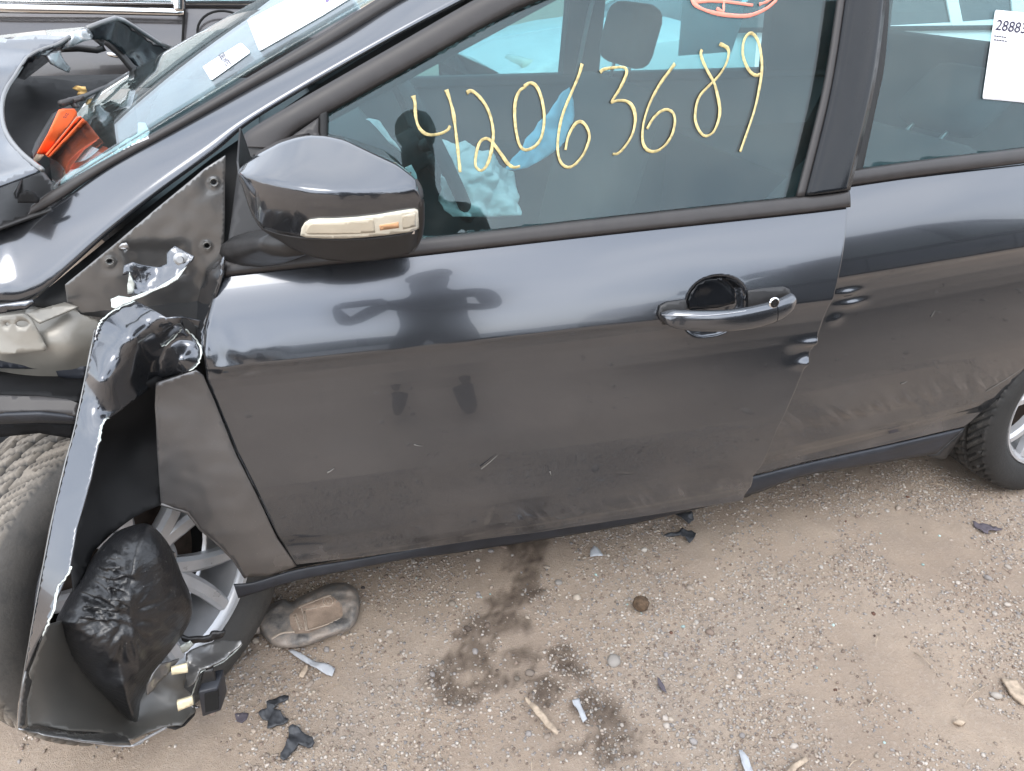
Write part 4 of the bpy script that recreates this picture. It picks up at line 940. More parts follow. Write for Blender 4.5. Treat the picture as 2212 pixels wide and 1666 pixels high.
# ================================================================== cabin
box('dashboard', (.34, .20, .70), (.80, 1.64, .985), 'interior_trim', car, .05)
box('instrument_hood', (.62, .32, .93), (.86, .78, 1.035), 'interior_trim', car, .03)
sw_c = Vector((.97, .52, .985)); sw_n = Vector((.90, -.05, .42)).normalized(); sw_u = Vector((0, 1, 0)); sw_v = sw_n.cross(sw_u).normalized(); sw_u = sw_v.cross(sw_n)
swp = [sw_c+(sw_u*math.cos(2*math.pi*k/40)+sw_v*math.sin(2*math.pi*k/40))*.182 for k in range(41)]
tube('steering_wheel', swp, .015, 'interior_trim', car, 10, up=tuple(sw_n))
for a in (.2, 2.9, -1.57): tube('steering_spoke', [sw_c+(sw_u*math.cos(a)+sw_v*math.sin(a))*r_ - sw_n*(.02*(1-r_/.18)) for r_ in (.03, .10, .18)], .014, 'interior_trim', car, 8)
tube('steering_column', [sw_c-sw_n*.02, sw_c-sw_n*.30], .045, 'interior_trim', car, 12)
# far side of the cabin
box('far_door', (.55, 1.66, .25), (3.6, 1.76, .955), 'interior_trim', car, .02)
box('far_belt_trim', (.62, 1.645, .925), (3.4, 1.70, .963), 'interior_trim', car, .01)
box('far_armrest', (.95, 1.58, .66), (1.62, 1.67, .73), 'interior_trim', car, .015)
def pillar(name, a, b, w, mat='interior_trim', t=.05):
    a, b = Vector(a), Vector(b)
    return loft(name, [[p+Vector((-w0/2, 0, 0)), p+Vector((w0/2, 0, 0)), p+Vector((w0/2, t, 0)), p+Vector((-w0/2, t, 0))] for p, w0 in ((a, w), (a.lerp(b, .5), w*.92), (b, w*.9))], mat, car, sharp=30, smooth=False)
pillar('far_a_pillar', (.78, 1.63, .955), (1.40, 1.47, 1.36), .26)
pillar('far_sail', (.86, 1.64, .955), (1.16, 1.58, 1.15), .38)
pillar('far_b_pillar', (1.82, 1.65, .955), (1.77, 1.50, 1.40), .15)
pillar('far_c_pillar', (2.95, 1.64, .955), (2.75, 1.48, 1.40), .62)
tube('seat_belt', [Vector((1.78, 1.60, .955)), Vector((1.79, 1.55, 1.15)), Vector((1.80, 1.48, 1.34))], .018, 'headliner', car, 8, .15, up=(1, 0, 0))
for nm, q in (('far_front_glass', [(.9, 1.69, .95), (1.80, 1.69, .95), (1.76, 1.53, 1.38), (1.35, 1.53, 1.38)]), ('far_rear_glass', [(1.88, 1.69, .95), (2.62, 1.69, .95), (2.46, 1.53, 1.38), (1.82, 1.53, 1.38)])):
    prism(nm, q, 'glass_far', car, (0, .004, .001))
def slab(name, pts, th, mat): return prism(name, pts, mat, car, (0, 0, th), .01)
rg = [[Vector((1.22+1.75*i/16-.10*math.sin(math.pi*j/12)*(1-i/16), .315+1.19*j/12, 1.405+.035*math.sin(math.pi*j/12)+.03*math.sin(math.pi*i/16))) for j in range(13)] for i in range(17)]
grid('roof', rg, 'paint', car, .004)
grid('headliner', [[p+Vector((.02, 0, -.035)) for p in r] for r in rg], 'headliner', car, .004)
tube('roof_rail', [PS(x, y, SA, .0) for x, y in ((1040, -20), (1120, -60), (1260, -110))]+[Vector((x, .29, 1.40)) for x in (1.5, 2.0, 2.5, 2.9)], .03, 'paint', car, 10)
def seat(name, x, y, lean, z0=.36, head=True, w=.50):
    root = empty(name, (x, y, z0)); bpy.context.view_layer.update(); child_of(root, car); bpy.context.view_layer.update()
    def cushion(nm, c, dims, rot, rad=.06):
        M = Matrix.Translation(c) @ Matrix.Rotation(rot, 4, 'Y')
        o = box(nm, tuple(-d/2 for d in dims), tuple(d/2 for d in dims), 'seat_cloth', root, rad, M); child_of(o, root); return o
    cushion('seat_base', Vector((x-.20, y, z0+.10)), (.50, w, .17), -.10)
    bk = Vector((x+.07+.28*math.sin(lean), y, z0+.18+.28*math.cos(lean)))
    cushion('seat_back', bk, (.15, w, .60), lean)
    if head:
        hc = Vector((x+.07+.70*math.sin(lean), y, z0+.20+.70*math.cos(lean)))
        cushion('headrest', hc, (.10, .27, .19), lean, .045)
        for s_ in (-.06, .06):
            child_of(tube('headrest_post', [bk+Vector((.24*math.sin(lean), s_, .24*math.cos(lean))), hc+Vector((0, s_, 0))], .006, 'steel', root, 8), root)
    return root
seat('passenger_seat', 1.60, 1.28, .22, .245)
seat('driver_seat', 1.86, .50, .80, .34)
seat('rear_bench', 2.72, .92, .38, .40, False, 1.25)
# deployed airbags hang inside: cloth of the car
DA = L(r1, (455, 1585), (470, 1500), (490, 1450), (560, 1380), (700, 1330), (800, 1270), (880, 1210), (980, 1150), (1060, 1110), (1120, 1080), (1122, 992), (1180, 982), (1215, 1050), (1205, 1085), (1235, 1140), (1100, 1225), (900, 1335), (650, 1475))
V, F = fill2d(DA, 6); _vv = []
for v in V:
    p_ = on_ws(v.x, v.y, -.007)
    _vv.append(p_+Vector((0, 0, -abs(creases(.006, 16, 3)(p_, v.x, v.y)))))
solid(mk('dash_airbag', _vv, F, 'airbag_cloth', car), .002, 0)
AB = [(1605, 1150), (1640, 1152), (1700, 1180), (1740, 1190), (1790, 1165), (1850, 1200), (1890, 1215), (1960, 1250), (2010, 1240), (2060, 1320), (2130, 1380), (2190, 1420), (2215, 1500), (2218, 1700), (2190, 1790), (2000, 1800), (1640, 1800), (1590, 1740), (1600, 1440), (1680, 1560), (1740, 1680), (1800, 1640), (1760, 1500), (1690, 1330), (1640, 1230)]
patch('driver_airbag', L(r5, *AB), [(*r5(1605, 1150), .50), (*r5(1960, 1250), .44), (*r5(2215, 1500), .48), (*r5(1640, 1790), .40), (*r5(2100, 1790), .40), (*r5(1850, 1500), .36)], 'airbag_cloth', car, 4.2, th=.002, wr=lambda p, x, y: creases(.030, 10, 17)(p, x, y)+creases(.012, 27, 5)(p, x, y))
patch('side_airbag', L(r5, (930, 1000), (980, 985), (1060, 1010), (1110, 1060), (1180, 1150), (1240, 1230), (1260, 1260), (1180, 1200), (1050, 1130), (980, 1100), (920, 1080)), [(*r5(930, 1000), .55), (*r5(1260, 1260), .45), (*r5(1100, 1050), .52)], 'airbag_cloth', car, 6, th=.003, wr=creases(.012, 20, 6))
patch('airbag_strap', L(r5, (1260, 1400), (1330, 1368), (1370, 1440), (1390, 1540), (1300, 1440)), .30, 'airbag_cloth', car, 6, th=.003)
mask = patch('cloth', L(r6, (572, 722), (605, 870), (617, 960), (590, 1020), (560, 1100), (530, 1180), (450, 1250), (385, 1300), (300, 1350), (220, 1390), (100, 1412), (38, 1402), (80, 1340), (180, 1190), (300, 1030), (380, 930), (440, 850), (510, 760)), [(*r6(572, 722), .56), (*r6(617, 960), .54), (*r6(40, 1402), .42), (*r6(380, 1300), .46), (*r6(300, 1030), .48)], 'blue_cloth', None, 6, th=.002, wr=creases(.012, 16, 8))
tag(mask, 'pale blue crumpled cloth hanging behind the yellow numbered side window', 'cloth')

# ================================================================== papers and labels
def text_mesh(body, size=1.0, bold=0):
    c = bpy.data.curves.new('t', 'FONT'); c.body = body; c.size = size; c.align_x = 'LEFT'; c.resolution_u = 4; c.offset = bold
    o = bpy.data.objects.new('t', c); col.objects.link(o); dg = bpy.context.evaluated_depsgraph_get()
    me = bpy.data.meshes.new_from_object(o.evaluated_get(dg)); bpy.data.objects.remove(o); bpy.data.curves.remove(c)
    return [v.co.copy() for v in me.vertices], [list(p.vertices) for p in me.polygons]
def write(name, body, tl, tr, bl, surf_fn, mat, parent, bold=0):
    """lettering laid on a surface: tl/tr/bl are the pixel corners of its box"""
    vs, fs = text_mesh(body, 1.0, bold); x0 = min(v.x for v in vs); x1 = max(v.x for v in vs); y0 = min(v.y for v in vs); y1 = max(v.y for v in vs)
    tl, tr, bl = (np.array(q, float) for q in (tl, tr, bl)); out = []
    for v in vs:
        u = (v.x-x0)/(x1-x0); w = (y1-v.y)/(y1-y0); q = tl+(tr-tl)*u+(bl-tl)*w; out.append(surf_fn(q[0], q[1]))
    return mk(name, out, fs, mat, parent, False)
def ws_patch(name, outline, off=.004):
    V, F = fill2d(outline, 14); return mk(name, [on_ws(v.x, v.y, off) for v in V], F, 'paper', None)
s1 = ws_patch('windscreen_sticker', L(r1, (1698, 568), (1990, 382), (2005, 376), (2020, 380), (2085, 445), (2083, 458), (1775, 680), (1760, 680), (1694, 575)))
solid(s1, .0006, 0)
tag(s1, 'small white sticker with one printed word on the windscreen', 'sticker')
def q1(x, y): return (800/1.8445+x*.17157, y*.17157)
wd = write('printed_word', 'DETAILED', q1(248, 742), q1(352, 892), q1(312, 702), lambda x, y: on_ws(x, y, .0065), 'ink', s1, .02)
wd2 = wd
s2 = ws_patch('windscreen_sheet', [(537, 49), (541, 46), (660, -16), (800, -60), (860, -60), (706, 34), (700, 38), (566, 114), (562, 113)])
solid(s2, .0006, 0)
tag(s2, 'large white sheet with faint handwriting stuck on the windscreen', 'sheet')
def ws_stroke(pts, par):
    v = [on_ws(*q, .0055) for q in catmull(pts, 5)]
    o = tube('handwriting', v, .0011, 'purple_ink', par, 6, .3, up=(0, 0, 1)); return o
join([ws_stroke([q1(*p) for p in pp], s2) for pp in ([(1490, 25), (1520, 0), (1530, 30), (1550, 5), (1560, 40), (1590, 10), (1600, 60), (1630, -5)], [(1590, 75), (1620, 60), (1640, 10), (1690, -20)], [(1640, 40), (1680, 45), (1720, 20), (1750, -15), (1700, -10), (1660, 30)])])
lab = patch('window_label', L(r7, (1878, 78), (1868, 92), (1772, 750), (1778, 764), (2055, 790), (2420, 830), (2520, 150), (2300, 118)), None, 'paper', None, 14, surf=T_rear, off=-.0045, th=.0006)
tag(lab, 'white printed label with the number 28883 on the rear door window', 'label')
write('printed_number', '28883', r7(1890, 150), r7(2122, 180), r7(1868, 232), lambda x, y: PS(x, y, T_rear, -.0056), 'ink', lab, .012)
write('printed_line', '— — — — —', r7(1862, 272), r7(1955, 284), r7(1860, 282), lambda x, y: PS(x, y, T_rear, -.0056), 'ink', lab)
write('printed_line', '— — — — —', r7(1860, 302), r7(1962, 314), r7(1858, 312), lambda x, y: PS(x, y, T_rear, -.0056), 'ink', lab)
fs_ = prism('window_paper', [PY(*r6(x, y), 1.672) for x, y in ((1500, -40), (2010, 40), (2000, 150), (1905, 430), (1460, 465), (1480, 240))], 'blue_cloth', None, (0, .001, 0))
fs_.data.materials[0] = mat_simple('pale_paper', (.62, .74, .78), .7, var=.04)
tag(fs_, 'pale paper sheet on the far rear window inside the wrecked car', 'paper')

# orange plastic fan on the scuttle
fan = empty('marker_fan', PY(*r1(330, 1300), .34)); bpy.context.view_layer.update()
tag(fan, 'bright orange folded plastic marker strips stuck in the scuttle below the windscreen', 'marker')
def fanp(pts, dep): o = patch('strip', L(r1, *pts), dep, 'orange_plastic', None, 6, th=.002); child_of(o, fan); return o
fanp([(490, 912), (520, 903), (612, 903), (632, 925), (636, 960), (500, 1120), (372, 1284), (308, 1274), (400, 1110)], [(*r1(500, 905), .345), (*r1(635, 930), .375), (*r1(308, 1274), .325), (*r1(372, 1284), .34), (*r1(480, 1080), .325)])
fanp([(560, 1075), (640, 975), (672, 968), (678, 985), (520, 1170), (395, 1300), (382, 1288)], [(*r1(640, 975), .40), (*r1(390, 1295), .345), (*r1(560, 1075), .375)])
fanp([(560, 1130), (690, 985), (722, 1010), (712, 1025), (540, 1190), (412, 1312), (396, 1302)], [(*r1(690, 985), .39), (*r1(412, 1312), .35), (*r1(560, 1130), .36)])
tip = patch('tip', L(r1, (308, 1276), (370, 1286), (330, 1330), (300, 1347), (272, 1332)), .33, 'wood', None, 6, th=.006); child_of(tip, fan)
child_of(write('printed_mark', 'SS', r1(548, 938), r1(575, 945), r1(520, 975), lambda x, y: PY(x, y, .338), 'ink', None), fan)

# ================================================================== black bag in the wheel arch
BG = L(r4, (800, 32), (900, -10), (985, -25), (1050, 0), (1110, 60), (1165, 140), (1210, 240), (1245, 335), (1285, 420), (1310, 500), (1312, 600), (1275, 690), (1230, 760), (1195, 810), (1100, 930), (1020, 1030), (1000, 1100), (960, 1190), (940, 1320), (890, 1320), (850, 1290), (780, 1222), (660, 1100), (560, 985), (450, 810), (385, 660), (420, 560), (500, 420), (560, 330), (620, 222), (700, 122))
bag_w1 = creases(.007, 9, 31, (.6, 1, 1.2))
def bag_ridge(p, x, y):
    rx = interp([(1140, 300), (1270, 280), (1340, 282), (1440, 300), (1540, 285)], y)
    d = (x-rx)/14; u = (y-.30*x)/10.0
    left = smooth01(310, 240, x)*smooth01(1120, 1170, y)*smooth01(1400, 1280, y)
    folds = abs(noise.noise(Vector((x*.012, u*.42, 3))))+.5*abs(noise.noise(Vector((x*.03, u*1.0, 8))))
    low = smooth01(1250, 1330, y)
    fan = abs(noise.noise(Vector((math.atan2(y-1330, x-275)*3.2, math.hypot(x-275, y-1330)*.012, 5))))
    return bag_w1(p, x, y)+.034*left*(.4-folds)+.012*low*(.3-fan)*smooth01(14, 40, math.hypot(x-275, y-1330))+.008*math.exp(-abs(d))
bag = blob('plastic_bag', BG, [(*r4(800, 32), -.04), (*r4(1050, 0), -.06), (*r4(1300, 550), -.095), (*r4(1100, 930), -.12), (*r4(900, 1310), -.155), (*r4(400, 660), -.13), (*r4(560, 980), -.15)], .085, 'bag_plastic', None, 4.6, bag_ridge, .35)
weld(bag)
tag(bag, 'shiny black plastic bag stuffed between the peeled wing and the front wheel', 'bag')

# ================================================================== the ground
def axis_lines(lo, hi, step, far):
    a = list(np.arange(lo, hi+1e-6, step)); s = step; b, t = [lo], [hi]
    while b[-1] > -far: s *= 1.28; b.append(b[-1]-s)
    s = step
    while t[-1] < far: s *= 1.28; t.append(t[-1]+s)
    return sorted(b[1:])+a+t[1:]
gx = axis_lines(-.1, 3.3, .0125, 120); gy = axis_lines(-.95, .75, .0125, 120)
STAIN = [(1.13, .20, .075, .16), (1.10, .02, .085, .12), (1.02, -.13, .13, .09), (.90, -.22, .12, .07), (.83, -.32, .11, .07), (1.10, -.30, .10, .05), (1.22, -.28, .05, .06), (1.13, -.46, .10, .07), (1.20, -.54, .10, .06), (.78, -.42, .05, .03), (1.05, -.05, .06, .05)]
st_px = [((1140, 1170), 56, 40), ((1135, 1220), 58, 44), ((1125, 1275), 66, 44), ((1060, 1345), 110, 44), ((1000, 1430), 96, 60), ((1080, 1430), 110, 50), ((960, 1500), 66, 36), ((1180, 1480), 60, 40), ((1280, 1520), 60, 50), ((1330, 1590), 80, 60), ((1230, 1440), 50, 40),((1140, 1185), 52, 30), ((1130, 1240), 60, 34), ((1120, 1290), 70, 30), ((1100, 1330), 90, 34), ((1010, 1400), 80, 36), ((960, 1460), 60, 30), ((1040, 1460), 90, 26), ((1000, 1510), 50, 24), ((1220, 1400), 40, 24), ((1250, 1450), 36, 26), ((1310, 1545), 66, 40), ((1330, 1620), 70, 36), ((1240, 1610), 46, 28), ((920, 1530), 14, 12), ((540, 1408), 12, 6), ((500, 1350), 40, 30), ((1160, 1160), 46, 20)]
stain_g = [(PZ(*c), (PZ(c[0]+a, c[1])-PZ(*c)).length, (PZ(c[0], c[1]+b)-PZ(*c)).length) for c, a, b in st_px]
def stain(x, y):
    v = 0
    n1 = noise.fractal(Vector((x*16, y*16, 1)), 1, 2, 4)
    for c, a, b in stain_g:
        q = ((x-c.x)/a)**2+((y-c.y)/b)**2
        v = max(v, 1.5-.9*q)
    v = v*.8-.12+.62*n1+.34*noise.noise(Vector((x*70, y*70, 4)))
    return smooth01(.40, 1.0, v)*(.72+.45*noise.noise(Vector((x*120, y*120, 9))))
def gz(x, y):
    if abs(x-1.5) > 8 or abs(y) > 8: return 0.0
    v = Vector((x, y, 0))
    return .010*noise.noise(v*1.7)+.004*noise.noise(v*7)+.0022*noise.noise(v*26+Vector((3, 3, 3)))+.0012*noise.noise(v*70)-.006
gv = [(x, y, gz(x, y)) for y in gy for x in gx]; nx_ = len(gx)
gf = [[j*nx_+i, j*nx_+i+1, (j+1)*nx_+i+1, (j+1)*nx_+i] for j in range(len(gy)-1) for i in range(nx_-1)]
mt, n, l, p = new_mat('dirt')
big = noise_node(n, l, 2.2, 6, .6); mid = noise_node(n, l, 14, 8, .7); fin = noise_node(n, l, 130, 6, .75); gr = noise_node(n, l, 420, 3, .6)
c1 = ramp(n, l, big.outputs['Fac'], [(.30, (.325, .246, .185)), (.55, (.415, .324, .247)), (.75, (.405, .330, .268))])
c2 = mixc(n, l, ramp(n, l, mid.outputs['Fac'], [(.35, .55), (.62, 0.)]).outputs['Color'], c1.outputs['Color'], (.295, .235, .188))
c3 = mixc(n, l, ramp(n, l, fin.outputs['Fac'], [(.52, 0.), (.72, .55)]).outputs['Color'], c2, (.51, .435, .365))
c4 = mixc(n, l, ramp(n, l, gr.outputs['Fac'], [(.26, .75), (.40, 0.)]).outputs['Color'], c3, (.17, .135, .11))
at = n.new('ShaderNodeAttribute'); at.attribute_name = 'stain'
c5 = mixc(n, l, at.outputs['Fac'], c4, (.085, .058, .040))
l.new(c5, p.inputs['Base Color'])
rr_ = n.new('ShaderNodeMath'); rr_.operation = 'MULTIPLY_ADD'; rr_.inputs[1].default_value = -.25; rr_.inputs[2].default_value = .95; l.new(at.outputs['Fac'], rr_.inputs[0]); l.new(rr_.outputs[0], p.inputs['Roughness'])
ad = n.new('ShaderNodeMath'); ad.operation = 'MULTIPLY_ADD'; ad.inputs[1].default_value = .45; l.new(gr.outputs['Fac'], ad.inputs[0]); l.new(fin.outputs['Fac'], ad.inputs[2])
bump(n, l, ad.outputs[0], .85, .006, p)
ground = mk('ground', gv, gf, 'dirt', None); tag(ground, kind='structure')
sa = ground.data.attributes.new('stain', 'FLOAT', 'POINT')
sa.data.foreach_set('value', [min(1, stain(x, y)*1.05) if (.2 < x < 1.8 and -.9 < y < .6) else 0.0 for y in gy for x in gx])

# gravel lying on it: small stones of many sizes, thick in drifts and thin on the swept dust
mt, n, l, p = new_mat('gravel')
at = n.new('ShaderNodeAttribute'); at.attribute_name = 'tone'; l.new(at.outputs['Color'], p.inputs['Base Color']); p.inputs['Roughness'].default_value = .85
tn = noise_node(n, l, 300, 3); bump(n, l, tn.outputs['Fac'], .4, .002, p)
rng = np.random.default_rng(5)
bm = bmesh.new(); bmesh.ops.create_icosphere(bm, subdivisions=1, radius=1); ICO1 = (np.array([v.co[:] for v in bm.verts]), np.array([[v.index for v in f.verts] for f in bm.faces])); bm.free()
bm = bmesh.new(); bmesh.ops.create_icosphere(bm, subdivisions=2, radius=1); ICO2 = (np.array([v.co[:] for v in bm.verts]), np.array([[v.index for v in f.verts] for f in bm.faces])); bm.free()
def gravel(name, count, smin, smax, region, base, thr, seed, tones, power=2.6):
    r_ = np.random.default_rng(seed); V, F, C = [], [], []; nv = 0; k = 0; tries = 0
    bv, bf = base
    while k < count and tries < count*12:
        tries += 1
        x = r_.uniform(region[0], region[1]); y = r_.uniform(region[2], region[3])
        d = noise.fractal(Vector((x*2.6+seed, y*2.6, 4)), 1, 2, 4)+.35*noise.noise(Vector((x*14, y*14, seed)))
        if d < thr+r_.uniform(-.25, .25): continue
        s = smin+(smax-smin)*r_.random()**power
        sc = s*np.array([r_.uniform(.75, 1.25), r_.uniform(.6, 1.0), r_.uniform(.35, .7)])
        v = bv*(1+r_.normal(0, .10, (len(bv), 1)))*sc
        a = r_.uniform(0, 6.28); c_, s_ = math.cos(a), math.sin(a)
        tl = r_.uniform(-.3, .3)
        v = v@np.array([[1, 0, 0], [0, math.cos(tl), -math.sin(tl)], [0, math.sin(tl), math.cos(tl)]])
        v = v@np.array([[c_, -s_, 0], [s_, c_, 0], [0, 0, 1]])+np.array([x, y, gz(x, y)+sc[2]*r_.uniform(.1, .75)])
        t = np.array(tones[r_.integers(len(tones))])*r_.uniform(.74, 1.18)
        if (.2 < x < 1.8 and -.9 < y < .6) and r_.random() < .55: t = t*(1-.62*stain(x, y))
        V.append(v); F.append(bf+nv); C.append(np.tile(np.r_[np.clip(t, 0, 1), 1], (len(v), 1))); nv += len(v); k += 1
    V = np.concatenate(V); F = np.concatenate(F); C = np.concatenate(C)
    me = bpy.data.meshes.new(name); me.vertices.add(len(V)); me.vertices.foreach_set('co', V.ravel())
    me.loops.add(F.size); me.loops.foreach_set('vertex_index', F.ravel().astype(np.int32))
    me.polygons.add(len(F)); me.polygons.foreach_set('loop_start', np.arange(0, F.size, 3, dtype=np.int32))
    me.update(); me.validate()
    ca = me.attributes.new('tone', 'FLOAT_COLOR', 'POINT'); ca.data.foreach_set('color', C.ravel())
    me.materials.append(MAT['gravel']); o = bpy.data.objects.new(name, me); col.objects.link(o); return o
TONES = [(.34, .275, .22), (.38, .315, .26), (.43, .375, .325), (.30, .245, .20), (.47, .42, .37), (.27, .245, .23), (.36, .325, .29), (.22, .165, .13), (.40, .335, .27)]
g1 = gravel('gravel', 72000, .0013, .0048, (.0, 3.1, -.85, .62), ICO1, -.02, 11, TONES, 2.0)
tag(g1, 'fine tan gravel scattered over the dirt', 'gravel', kind='stuff')
g2 = gravel('pebbles', 700, .0040, .0100, (.0, 3.2, -.9, .6), ICO2, .05, 23, TONES, 3.0)
tag(g2, 'larger rounded pebbles lying among the fine gravel', 'pebbles', kind='stuff')
g5 = gravel('stones', 60, .008, .0165, (.2, 3.1, -.85, .5), ICO2, .0, 51, [tuple(c*.82 for c in t) for t in TONES], 2.4)
tag(g5, 'scattered half buried larger stones in the dirt', 'stones', kind='stuff')
g3 = gravel('glass_crumbs', 70, .0025, .006, (.6, 2.9, -.85, .35), ICO1, .1, 37, [(.36, .50, .47), (.40, .52, .50), (.06, .05, .05), (.12, .06, .04), (.08, .05, .04)], 1.5)
tag(g3, 'scattered crumbs of greenish glass and dark grit in the gravel', 'crumbs', kind='stuff')
g4 = gravel('far_gravel', 2500, .006, .02, (-6, 7, -6, -.9), ICO1, -.1, 41, TONES, 2.5)
tag(g4, 'loose gravel across the yard behind the viewer', 'gravel', kind='stuff')

# ================================================================== other vehicles in the yard
def vehicle(name, label, cx, cy, length, width, paint, heading=-1, suv=False, group=None, detail=0):
    """whole parked car; heading -1 faces -X, +1 faces +X"""
    root = empty(name, (cx, cy, 0)); tag(root, label, 'car', group); bpy.context.view_layer.update()
    k = length/4.5; hw = width/2; h = heading
    up = .17 if suv else 0
    def X(x): return cx-h*(-1)*x*k*-1 if False else cx+x*k*(1 if h < 0 else -1)
    prof = [(-2.25, .50, .58, .80), (-2.2, .32, .72, .90), (-2.0, .28, .82, .96), (-1.5, .26, .91, 1.0), (-.85, .26, .98, 1.0), (-.3, .26, 1.0, 1.0), (.6, .26, 1.02, 1.0), (1.3, .27, 1.04, .99), (1.8, .30, 1.05, .97), (2.15, .36, 1.02, .93), (2.25, .50, .85, .86)]
    secs = []
    for x, zb, zt, wf in prof:
        w = hw*wf; zt += up; zb += up*.6; pts = []
        half = [(0, zb), (w*.86, zb), (w*.97, zb+.10), (w, zb+.26), (w*.995, (zb+zt)/2+.06), (w*.975, zt-.12), (w*.92, zt-.02), (w*.80, zt+.015), (0, zt+.04)]
        for y, z in half: pts.append(Vector((X(x), cy-y, z)))
        for y, z in reversed(half[1:-1]): pts.append(Vector((X(x), cy+y, z)))
        secs.append(pts)
    b = loft('body', secs, paint, root, True, True, True, 38); child_of(b, root)
    rz = (1.66 if suv else 1.44)
    gp = [(-.95, 1.0, .93), (-.55, 1.0, .93), (.0, 1.0, .93), (.9, 1.0, .92), (1.5, 1.0, .90), (1.85 if not suv else 2.1, 1.0, .88)]
    top = [(-.90, .05), (-.35, .75), (.05, .97), (.8, 1.0), (1.45, .86 if not suv else .97), (1.9 if not suv else 2.15, .10 if not suv else .3)]
    gsec = []
    for (x, _, wf), (tx, tz) in zip(gp, top):
        zb = 1.0+up; zt = zb+(rz-zb)*max(tz, .03); wb = hw*wf; wt = hw*(wf-.26*max(tz, .05))
        pts = [Vector((X(x), cy-wb, zb-.02)), Vector((X(x*.4+tx*.6), cy-(wb+wt)/2*1.02, (zb+zt)/2)), Vector((X(tx), cy-wt, zt)), Vector((X(tx), cy, zt+.03)), Vector((X(tx), cy+wt, zt)), Vector((X(x*.4+tx*.6), cy+(wb+wt)/2*1.02, (zb+zt)/2)), Vector((X(x), cy+wb, zb-.02))]
        gsec.append(pts)
    gl = loft('window_glass', gsec, 'glass_dark', root, True, True, True, 30); child_of(gl, root)
    # roof skin and pillars, proud of the glass
    rsec = []
    for j in (1, 2, 3, 4):
        tz = [q for q in gsec[j]]; o = Vector((0, 0, .014))
        rsec.append([tz[2].lerp(tz[1], .22)+o*.3, tz[2]+o, tz[3]+o, tz[4]+o, tz[4].lerp(tz[5], .22)+o*.3])
    rf = grid('roof', rsec, paint, root, .02); child_of(rf, root)
    for s in (0, 1):
        idx = (0, 1, 2) if s == 0 else (6, 5, 4)
        for j, w in ((1, .05), (2, .05), (3, .05), (4, .09)):
            a, m2, t = gsec[j][idx[0]], gsec[j][idx[1]], gsec[j][idx[2]]
            if j == 1: a = gsec[0][idx[0]]; m2 = a.lerp(t, .5)
            off = Vector((0, -.012 if s == 0 else .012, .004))
            pl = loft('pillar', [[p+off+Vector((-w, 0, 0)), p+off+Vector((w, 0, 0)), p+off*.2+Vector((w, 0, 0)), p+off*.2+Vector((-w, 0, 0))] for p in (a, m2, t)], paint if j != 2 else 'gloss_black', root, sharp=30); child_of(pl, root)
        zb = 1.0+up; sy = -1 if s == 0 else 1
        bt = box('belt_trim', (min(X(-.9), X(1.8)), cy+sy*hw*.965-.012, zb-.035), (max(X(-.9), X(1.8)), cy+sy*hw*.965+.012, zb-.005), 'chrome' if suv else 'trim_black', root, .004); child_of(bt, root)
        for x in (-1.38, 1.30):
            c = Vector((X(x), cy+sy*(hw-.10), .33+up*.3))
            wl = disc('wheel', c-Vector((0, sy*.10, 0)), (0, sy, 0), .33+up*.3, .20, 'tyre', root, 40, [(.0, .17), (.205, .17), (.215, .195), (.26, .205), (.31+up*.3, .20), (.33+up*.3, .17), (.33+up*.3, 0)])
            disc('hub_cap', c+Vector((0, sy*.055, 0)), (0, sy, 0), .205, .03, 'alloy', root, 24, [(0, .03), (.05, .035), (.07, .02), (.18, .025), (.205, .01), (.205, 0)])
            disc('wheel_arch', c+Vector((0, sy*.035, .01)), (0, sy, 0), .40+up*.3, .064, 'liner', root, 40, [(.335+up*.3, .064), (.40+up*.3, .064), (.40+up*.3, 0), (.335+up*.3, 0)])
        for x in (-.35, .72):   # door seams
            sm = tube('door_seam', [Vector((X(x), cy+sy*(hw*q+.003), z)) for q, z in ((.97, zb-.06), (.985, zb-.2), (.997, .72+up), (1.0, .5+up), (.985, .38+up))], .004, 'hole', root, 6); child_of(sm, root)
            hd = tube('door_handle', [Vector((X(x)+dx*-h*-1, cy+sy*(hw*.99+dy), zb-.17)) for dx, dy in ((-.20, 0), (-.18, .035), (-.08, .038), (-.06, 0))], .011, 'chrome' if suv else paint, root, 8); child_of(hd, root)
        for x, w in ((-2.1, .25), (2.12, .2)):
            lp = box('headlamp' if x < 0 else 'tail_lamp', (min(X(x), X(x+w*.6)), cy+sy*hw*.62-.16, .70+up), (max(X(x), X(x+w*.6)), cy+sy*hw*.62+.20, .82+up), 'lens_frame' if x < 0 else 'pink_paint_pen', root, .03); child_of(lp, root)
    return root
suv = vehicle('parked_suv', 'dark grey sport utility vehicle with chrome window trim behind the crumpled bonnet', -1.20, 3.70, 4.9, 1.96, 'suv_paint', -1, True)
def on_suv(name, *a, **k): o = a[0]; child_of(o, suv); return o
SY = 2.715
on_suv('c', band('window_chrome', [(-120, 3), (0, 9), (200, 15), (397, 22)], [(-120, 20), (0, 26), (200, 29), (397, 33)], lambda X, Z: SY-.04, 'chrome', suv, 20, 5, 0, .01, .01))
on_suv('c', band('window_chrome', [(376, -40), (376, 22)], [(397, -40), (397, 24)], lambda X, Z: SY-.045, 'chrome', suv, 8, 5, 0, .01, .01))
on_suv('c', tube('rear_door_seam', [PY(*r1(x, y), SY-.04) for x, y in ((1530, 0), (1527, 120), (1520, 250), (1510, 420), (1440, 700))], .006, 'hole', suv, 6))
fc = PY(*r1(1870, 290), SY-.03)
on_suv('c', tube('fuel_door', [fc+Vector((.115*math.cos(2*math.pi*i/30), 0, .095*math.sin(2*math.pi*i/30))) for i in range(31)], .005, 'hole', suv, 6, up=(0, 1, 0)))
